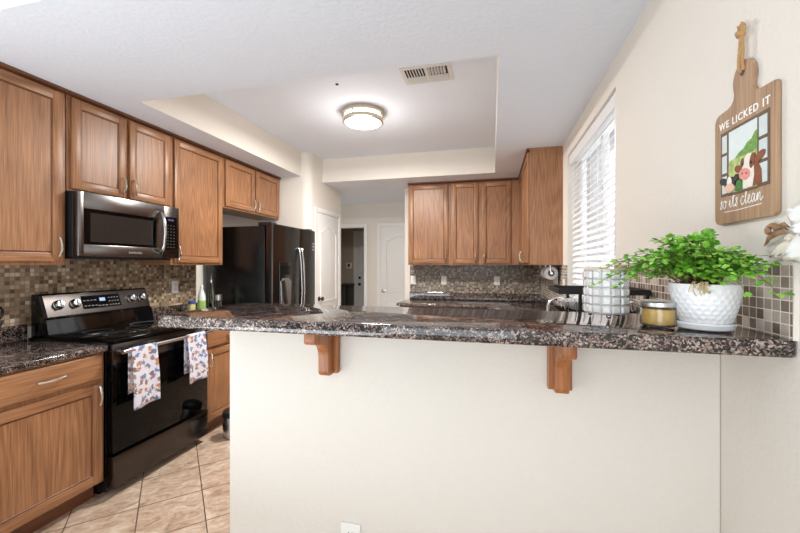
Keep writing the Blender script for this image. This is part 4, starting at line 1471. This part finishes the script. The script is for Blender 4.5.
# handwritten lower line
script = {
    's': [[(0, .05), (.25, .45), (.3, .75), (.12, .62), (.32, .28), (.22, .02), (.02, .1)]],
    'o': [[(.35, .7), (.1, .6), (.05, .2), (.25, 0), (.45, .25), (.4, .65), (.3, .7), (.45, .55), (.65, .6)]],
    'i': [[(0, .2), (.15, .7), (.12, .15), (.25, .02), (.42, .2)], [(.17, .98), (.2, 1.04)]],
    't': [[(0, .2), (.25, 1.35), (.15, .15), (.27, .02), (.42, .2)], [(-.02, .85), (.45, .98)]],
    'c': [[(.45, .62), (.28, .72), (.05, .4), (.15, .02), (.38, .06), (.55, .25)]],
    'l': [[(0, .2), (.28, .9), (.35, 1.4), (.2, 1.4), (.12, .5), (.2, .02), (.4, .2)]],
    'e': [[(0, .2), (.3, .5), (.25, .72), (.08, .55), (.1, .1), (.3, .02), (.5, .22)]],
    'a': [[(.42, .62), (.2, .72), (.04, .3), (.15, .02), (.35, .3), (.44, .66), (.4, .15), (.5, .02), (.65, .2)]],
    'n': [[(0, .1), (.12, .68), (.12, .05), (.3, .6), (.42, .66), (.44, .12), (.55, .02), (.8, .3)]],
}


def smooth_line(pts, n=5):
    o_ = []
    P = [pts[0]] + list(pts) + [pts[-1]]
    for i in range(1, len(P) - 2):
        for k in range(n):
            t_ = k / n
            q = []
            for c_ in (0, 1):
                a0, a1, a2, a3 = P[i - 1][c_], P[i][c_], P[i + 1][c_], P[i + 2][c_]
                q.append(0.5 * (2 * a1 + (a2 - a0) * t_ + (2 * a0 - 5 * a1 + 4 * a2 - a3) * t_ ** 2 + (-a0 + 3 * a1 - 3 * a2 + a3) * t_ ** 3))
            o_.append(tuple(q))
    o_.append(pts[-1])
    return o_


b = MB(FS_)
uc = 0.027
adv = {'s': .42, 'o': .62, 'i': .42, 't': .44, 'c': .52, 'l': .40, 'e': .48, 'a': .64, 'n': .8}
SZ = 0.0285
for ch in 'so its clean':
    if ch == ' ':
        uc += SZ * 0.34
        continue
    for ln in script[ch]:
        b.tube([(uc + p[0] * SZ, 0.040 + p[1] * SZ + 0.0006, 0.0008) for p in smooth_line(ln)], 0.00125, 5, flat=0.35)
    uc += SZ * adv[ch]
b.tube([(0.046, 0.0310, 0.0008), (0.10, 0.0300, 0.0008), (0.188, 0.0325, 0.0008)], 0.0011, 5, flat=0.35)
part('script_lettering', b, 'ink_white', t, smooth=60)

# dried-flower decoration at the photo edge
FD = FR((XR, 1.06, 1.372), 'R')
t = thing('wall_flower', (XR - 0.02, 0.93, 1.38), 'white cloth flower with brown curled pods, cut off at the right edge', 'decoration')
b = MB(FD)


def petal(c, du, dv, L, Wd, lift, mi=0):
    n = 7
    g = []
    perp = (-dv, du)
    for i in range(n + 1):
        s = i / n
        wdt = Wd * math.sin(PI * min(1, .12 + s * .88)) ** 0.7 * (0.45 if s == 0 else 1)
        row = []
        for k in range(5):
            q = (k - 2) / 2
            jag = 0.006 * math.sin(k * 2.1 + i * 1.7) * s
            row.append((c[0] + du * L * s + perp[0] * wdt * q + jag, c[1] + dv * L * s + perp[1] * wdt * q + jag * 0.6, 0.008 + lift * s * (1 - .3 * q * q) + 0.004 * abs(q)))
        g.append(row)
    vs = [p for row in g for p in row]
    fs = [(i * 5 + k, i * 5 + k + 1, (i + 1) * 5 + k + 1, (i + 1) * 5 + k) for i in range(n) for k in range(4)]
    b._add(vs, fs, mi)


cF = (0.215, 0.060)
for k in range(7):
    a = math.radians(150 + 51.4 * k)
    petal(cF, math.cos(a), math.sin(a), 0.105, 0.034, 0.020)
for k in range(5):
    a = math.radians(20 + 72 * k)
    petal(cF, math.cos(a), math.sin(a), 0.06, 0.026, 0.034)
o = part('petals', b, 'petal', t, smooth=60)
sd = o.modifiers.new('thick', 'SOLIDIFY'); sd.thickness = 0.0015
b = MB(FD)
petal((0.125, 0.045), -0.90, -0.35, 0.075, 0.016, 0.006); petal((0.15, 0.030), -0.97, -0.12, 0.07, 0.018, 0.006); petal((0.13, 0.055), -.8, .1, .035, .009, .010)
o = part('husks', b, 'petal_c', t, smooth=60)
sd = o.modifiers.new('thick', 'SOLIDIFY'); sd.thickness = 0.0015
b = MB(FD)
curl = [(0.056 + (0.013 - 0.0014 * k * 0.5) * math.cos(0.55 * k), 0.078 + (0.011 - 0.0011 * k * 0.5) * math.sin(0.55 * k), 0.010 + 0.0011 * k) for k in range(15)]
b.tube(curl, [0.0072 - 0.0003 * k for k in range(15)], 8)
b.tube([(0.016, 0.044, 0.004), (0.030, 0.052, 0.007), (0.044, 0.060, 0.012), (0.062, 0.066, 0.016), (0.078, 0.070, 0.012), (0.098, 0.068, 0.008)], [0.001, 0.0045, 0.006, 0.0075, 0.005, 0.001], 8, flat=.55)
b.tube([(0.104, 0.074, 0.0150), (0.112, 0.082, 0.030), (0.122, 0.084, 0.032), (0.128, 0.076, 0.026)], [0.002, 0.006, 0.006, 0.002], 8, flat=.6)
part('pods', b, 'pod', t, smooth=60)

# ------------------------------------------------------------------ window-side things: rack, faucet, paper towels
t = thing('dish_rack', (0.43, 1.78, GZ1), 'black two-tier dish rack partly hidden behind the crystal candle holder', 'dish rack')
rx0, rx1, ry0, ry1 = 0.275, 0.592, 1.66, 1.92
for i, (x, y) in enumerate(((rx0 + 0.075, ry0), (rx1, ry0), (rx0 + 0.075, ry1), (rx1, ry1))):
    b = MB(); b.box((x - 0.006, y - 0.008, GZ1 + 0.0003), (x + 0.006, y + 0.008, 1.252), 0, 0.002)
    part('post', b, 'black_matte', t)
b = MB()
for (za, zb) in ((1.252, 1.274),):
    b.box((rx0 - 0.01, ry0 - 0.012, za), (rx1 + 0.01, ry0 - 0.006, zb)); b.box((rx0 - 0.01, ry1 + 0.006, za), (rx1 + 0.01, ry1 + 0.012, zb))
    b.box((rx0 - 0.01, ry0 - 0.006, za), (rx0 - 0.004, ry1 + 0.006, zb)); b.box((rx1 + 0.004, ry0 - 0.006, za), (rx1 + 0.01, ry1 + 0.006, zb))
part('top_rim', b, 'black_matte', t)
b = MB()
for k in range(9):
    x = rx0 + 0.03 + k * 0.032
    pts = [(x, ry0, 1.17), (x, ry0, 1.222)]
    for q in range(6):
        pts += [(x, ry0 + (ry1 - ry0) * (q + .5) / 6, 1.215 if q % 2 == 0 else 1.18)]
    pts += [(x, ry1, 1.222)]
    b.tube(pts, 0.0016, 6)
part('wires', b, 'chrome', t, smooth=40)
b = MB()
for z in (0.99, 1.165):
    b.box((rx0, ry0, z), (rx1, ry0 + 0.006, z + 0.012)); b.box((rx0, ry1 - 0.006, z), (rx1, ry1, z + 0.012)); b.box((rx0, ry0 + 0.006, z), (rx0 + 0.006, ry1 - 0.006, z + 0.012)); b.box((rx1 - 0.006, ry0 + 0.006, z), (rx1, ry1 - 0.006, z + 0.012))
for k in range(8):
    y = ry0 + 0.03 + k * 0.028
    b.tube([(rx0 + 0.004, y, 0.995), (rx1 - 0.004, y, 0.995)], 0.002, 6); b.tube([(rx0 + 0.004, y, 1.170), (rx1 - 0.004, y, 1.170)], 0.002, 6)
part('shelf', b, 'black_matte', t)
b = MB(); b.lathe([(0.07, 1.1785), (0.10, 1.180), (0.150, 1.213), (0.152, 1.217), (0.148, 1.217), (0.10, 1.186), (0.002, 1.184)], (0, 0, 0), 2, 48)
for v in b.bm.verts:
    v.co = Vector((0.434 + v.co.x * 0.98, 1.79 + v.co.y * 0.80, v.co.z))
tag(part('platter', b, 'white_plastic', smooth=40), 'oval white platter lying in the dish rack behind the candle holder', 'platter')

t = thing('faucet', (0.52, 2.80, GZ1), 'chrome arched kitchen faucet in front of the window', 'faucet')
b = MB(); b.lathe([(0.028, GZ1 + 0.0003), (0.028, GZ1 + 0.012), (0.017, GZ1 + 0.03), (0.016, GZ1 + 0.09), (0.013, GZ1 + 0.10)], (0.52, 2.80, 0), 2, 24)
part('base', b, 'chrome', t, smooth=40)
b = MB()
b.tube([(0.52, 2.80, GZ1 + 0.09), (0.52, 2.80, 1.07)] + [(0.45 + 0.07 * math.cos(math.radians(q)), 2.80, 1.07 + 0.07 * math.sin(math.radians(q))) for q in range(15, 181, 15)] + [(0.378, 2.80, 1.03)], 0.012, 12)
part('spout', b, 'chrome', t, smooth=40)
b = MB(); b.tube([(0.52, 2.785, GZ1 + 0.06), (0.50, 2.72, GZ1 + 0.11), (0.49, 2.70, GZ1 + 0.12)], [0.009, 0.007, 0.008], 10)
part('lever', b, 'chrome', t, smooth=40)
t = thing('soap_dispenser', (0.49, 2.55, GZ1), 'black soap dispenser between the faucet and the dish rack', 'dispenser')
b = MB(); b.lathe([(0.03, GZ1 + 0.0003), (0.032, GZ1 + 0.02), (0.032, GZ1 + 0.20), (0.014, GZ1 + 0.222), (0.012, GZ1 + 0.236)], (0.49, 2.55, 0), 2, 24)
part('bottle', b, 'black_matte', t, smooth=40)
b = MB(); b.tube([(0.49, 2.55, GZ1 + 0.236), (0.49, 2.55, GZ1 + 0.262), (0.475, 2.545, GZ1 + 0.268), (0.44, 2.535, GZ1 + 0.262)], [0.006, 0.006, 0.006, 0.0045], 8)
part('pump', b, 'chrome', t, smooth=40)

tx, tz, ty0, ty1 = 0.53, 1.296, 3.68, 3.955
t = thing('paper_towel_holder', (tx, 3.82, 1.23), 'paper towel roll on a holder under the end-panel cabinet', 'paper towel')
b = MB(); b.lathe([(0.030, ty0), (0.057, ty0), (0.060, ty0 + 0.003), (0.060, ty1 - 0.003), (0.057, ty1), (0.030, ty1), (0.0295, ty0 + 0.001)], (tx, 0, tz), 1, 40)
part('roll', b, 'paper', t, smooth=40)
b = MB(); b.lathe([(0.0290, ty0 - 0.0004), (0.0290, ty0 + 0.004), (0.024, ty0 + 0.004), (0.024, ty0 + 0.002), (0.002, ty0 + 0.002)], (tx, 0, tz), 1, 24)
part('core', b, 'print_dim', t, smooth=40)
b = MB()
b.tube([(tx, ty0 - 0.012, tz), (tx, ty1 + 0.012, tz)], 0.006, 10)
for y in (ty0 - 0.012, ty1 + 0.012):
    b.tube([(tx, y, tz), (tx - 0.01, y, 1.34), (tx - 0.01, y, 1.3715)], 0.005, 8)
b.lathe([(0.012, ty0 - 0.022), (0.012, ty0 - 0.010)], (tx, 0, tz), 1, 16)
part('holder', b, 'chrome', t, smooth=40)
b = MB()
sheet = []
for i in range(9):
    s = i / 8
    sheet.append((tx + 0.0605 - 0.004 * math.sin(s * 3), tz - 0.105 * s))
n = len(sheet)
b._add([(p[0], ty0 + 0.01, p[1]) for p in sheet] + [(p[0] - 0.002, ty1 - 0.01, p[1] + 0.004) for p in sheet], [(i, i + 1, n + i + 1, n + i) for i in range(n - 1)])
o = part('loose_sheet', b, 'paper', t, smooth=60)
sd = o.modifiers.new('thick', 'SOLIDIFY'); sd.thickness = 0.0008

# ------------------------------------------------------------------ bottles on the left counter
def bottle(x, y, prof, mat, name, label, cap_prof=None, cap_mat='white_plastic', label_band=None, spout=None):
    t = thing(name, (x, y, GZ1), label, 'bottle' if name != 'spice_jar' else 'jar', 'small bottles by the refrigerator')
    b = MB(); b.lathe([(r, GZ1 + h) for (r, h) in prof], (x, y, 0), 2, 24)
    part('body', b, mat, t, smooth=40)
    if label_band:
        b = MB(); r, h0, h1 = label_band
        b.lathe([(r, GZ1 + h0), (r + 0.0006, GZ1 + h0 + 0.001), (r + 0.0006, GZ1 + h1 - 0.001), (r, GZ1 + h1)], (x, y, 0), 2, 24)
        part('printed_label', b, 'bottle_g', t, smooth=40)
    if cap_prof:
        b = MB(); b.lathe([(r, GZ1 + h) for (r, h) in cap_prof], (x, y, 0), 2, 20)
        part('cap', b, cap_mat, t, smooth=40)
    if spout:
        b = MB(); b.tube([(x, y, GZ1 + spout), (x, y, GZ1 + spout + 0.045), (x + 0.012, y - 0.004, GZ1 + spout + 0.065)], [0.006, 0.004, 0.003], 8)
        part('spout', b, 'chrome', t, smooth=40)


bottle(-2.62, 2.935, [(0.030, 0.0003), (0.033, 0.01), (0.034, 0.15), (0.030, 0.19), (0.014, 0.235), (0.012, 0.25)], 'bottle_w', 'dish_soap_bottle', 'white squeeze bottle with green label on the counter by the refrigerator',
       [(0.014, 0.2505), (0.014, 0.272), (0.006, 0.28), (0.005, 0.30)], 'white_plastic', (0.0342, 0.03, 0.14))
bottle(-2.60, 3.035, [(0.024, 0.0003), (0.026, 0.008), (0.026, 0.20), (0.012, 0.26), (0.010, 0.30)], 'bottle_d', 'oil_bottle', 'tall slim dark oil bottle with a metal pourer by the refrigerator',
       [(0.011, 0.3005), (0.011, 0.318), (0.006, 0.322)], 'chrome', spout=0.32)
bottle(-2.50, 3.015, [(0.030, 0.0003), (0.032, 0.008), (0.032, 0.12), (0.026, 0.135)], 'bottle_d', 'spice_jar', 'clear jar with a silver lid, nearest the refrigerator side',
       [(0.029, 0.1355), (0.029, 0.185), (0.026, 0.188)], 'tin')
bottle(-2.66, 2.86, [(0.028, 0.0003), (0.030, 0.006), (0.030, 0.10), (0.026, 0.11)], 'jar_y', 'spice_jar', 'pale yellow jar with a blue lid beside the white squeeze bottle',
       [(0.029, 0.1105), (0.029, 0.14), (0.026, 0.142)], 'blue_cap')

# black kitchen tool block at the left photo edge
t = thing('knife_block', (-2.66, 1.37, GZ1), 'black knife block with looped handle at the left edge on the counter', 'knife block')
b = MB(); b.prism([(1.27, GZ1 + 0.0005), (1.40, GZ1 + 0.0005), (1.475, GZ1 + 0.15), (1.36, GZ1 + 0.20)], 0, -2.73, -2.60, 0, 0.006, 2)
part('block', b, 'black_matte', t, smooth=30)
b = MB()
lc = Vector((-2.62, 1.455, GZ1 + 0.205))
b.tube([(lc.x, lc.y + 0.030 * math.cos(math.radians(q)) * 0.8, lc.z + 0.036 * math.sin(math.radians(q))) for q in range(0, 360, 20)], 0.0065, 8, closed=True)
b.tube([(lc.x, lc.y - 0.01, lc.z - 0.03), (lc.x, lc.y - 0.035, lc.z - 0.06)], 0.006, 8)
part('scissor_handle', b, 'black_enamel', t, smooth=40)
for (dx, dz) in ((-0.03, 0.0), (-0.065, 0.0), (-0.09, 0.01)):
    b = MB(); b.tube([(-2.62 + dx, 1.405, GZ1 + 0.175), (-2.62 + dx, 1.45, GZ1 + 0.245 + dz)], 0.011, 10, flat=.7)
    part('knife_handle', b, 'black_enamel', t, smooth=40)

# stainless bin behind the half wall
bx, by_ = -2.02, 2.60
t = thing('waste_bin', (bx, by_, 0), 'small stainless bin with black rim peeking past the half wall', 'bin')
b = MB(); b.lathe([(0.072, 0.0005), (0.076, 0.004), (0.080, 0.165), (0.078, 0.168)], (bx, by_, 0), 2, 40)
part('body', b, 'steel', t, smooth=40)
b = MB(); b.lathe([(0.080, 0.1685), (0.082, 0.175), (0.079, 0.20), (0.066, 0.212), (0.002, 0.216)], (bx, by_, 0), 2, 40)
part('lid', b, 'black_matte', t, smooth=40)

# ------------------------------------------------------------------ utility room behind the hall doorway
t = thing('storage_bin', (-3.06, 7.2, 0), 'dark box-shaped bin in the unlit utility room', 'bin')
b = MB(); b.box((-3.36, 6.95, 0.0005), (-2.83, 7.45, 0.93), 0, 0.02, 3)
part('body', b, 'bin_dark', t, smooth=40)
b = MB(); b.box((-3.37, 6.94, 0.931), (-2.82, 7.46, 0.985), 0, 0.02, 3)
part('lid', b, 'bin_dark', t, smooth=40)
t = thing('thermostat', (-3.0, 7.59, 1.33), 'small white wall panel with dark screen in the utility room', 'thermostat')
fu = FR((0, 7.6, 0), 'B')
b = MB(fu); b.box((-3.06, 1.30, 0.0003), (-2.93, 1.42, 0.02), 0, 0.004)
part('housing', b, 'plate', t)
b = MB(fu); b.box((-3.03, 1.33, 0.0202), (-2.98, 1.40, 0.0212))
part('screen', b, 'slot', t)
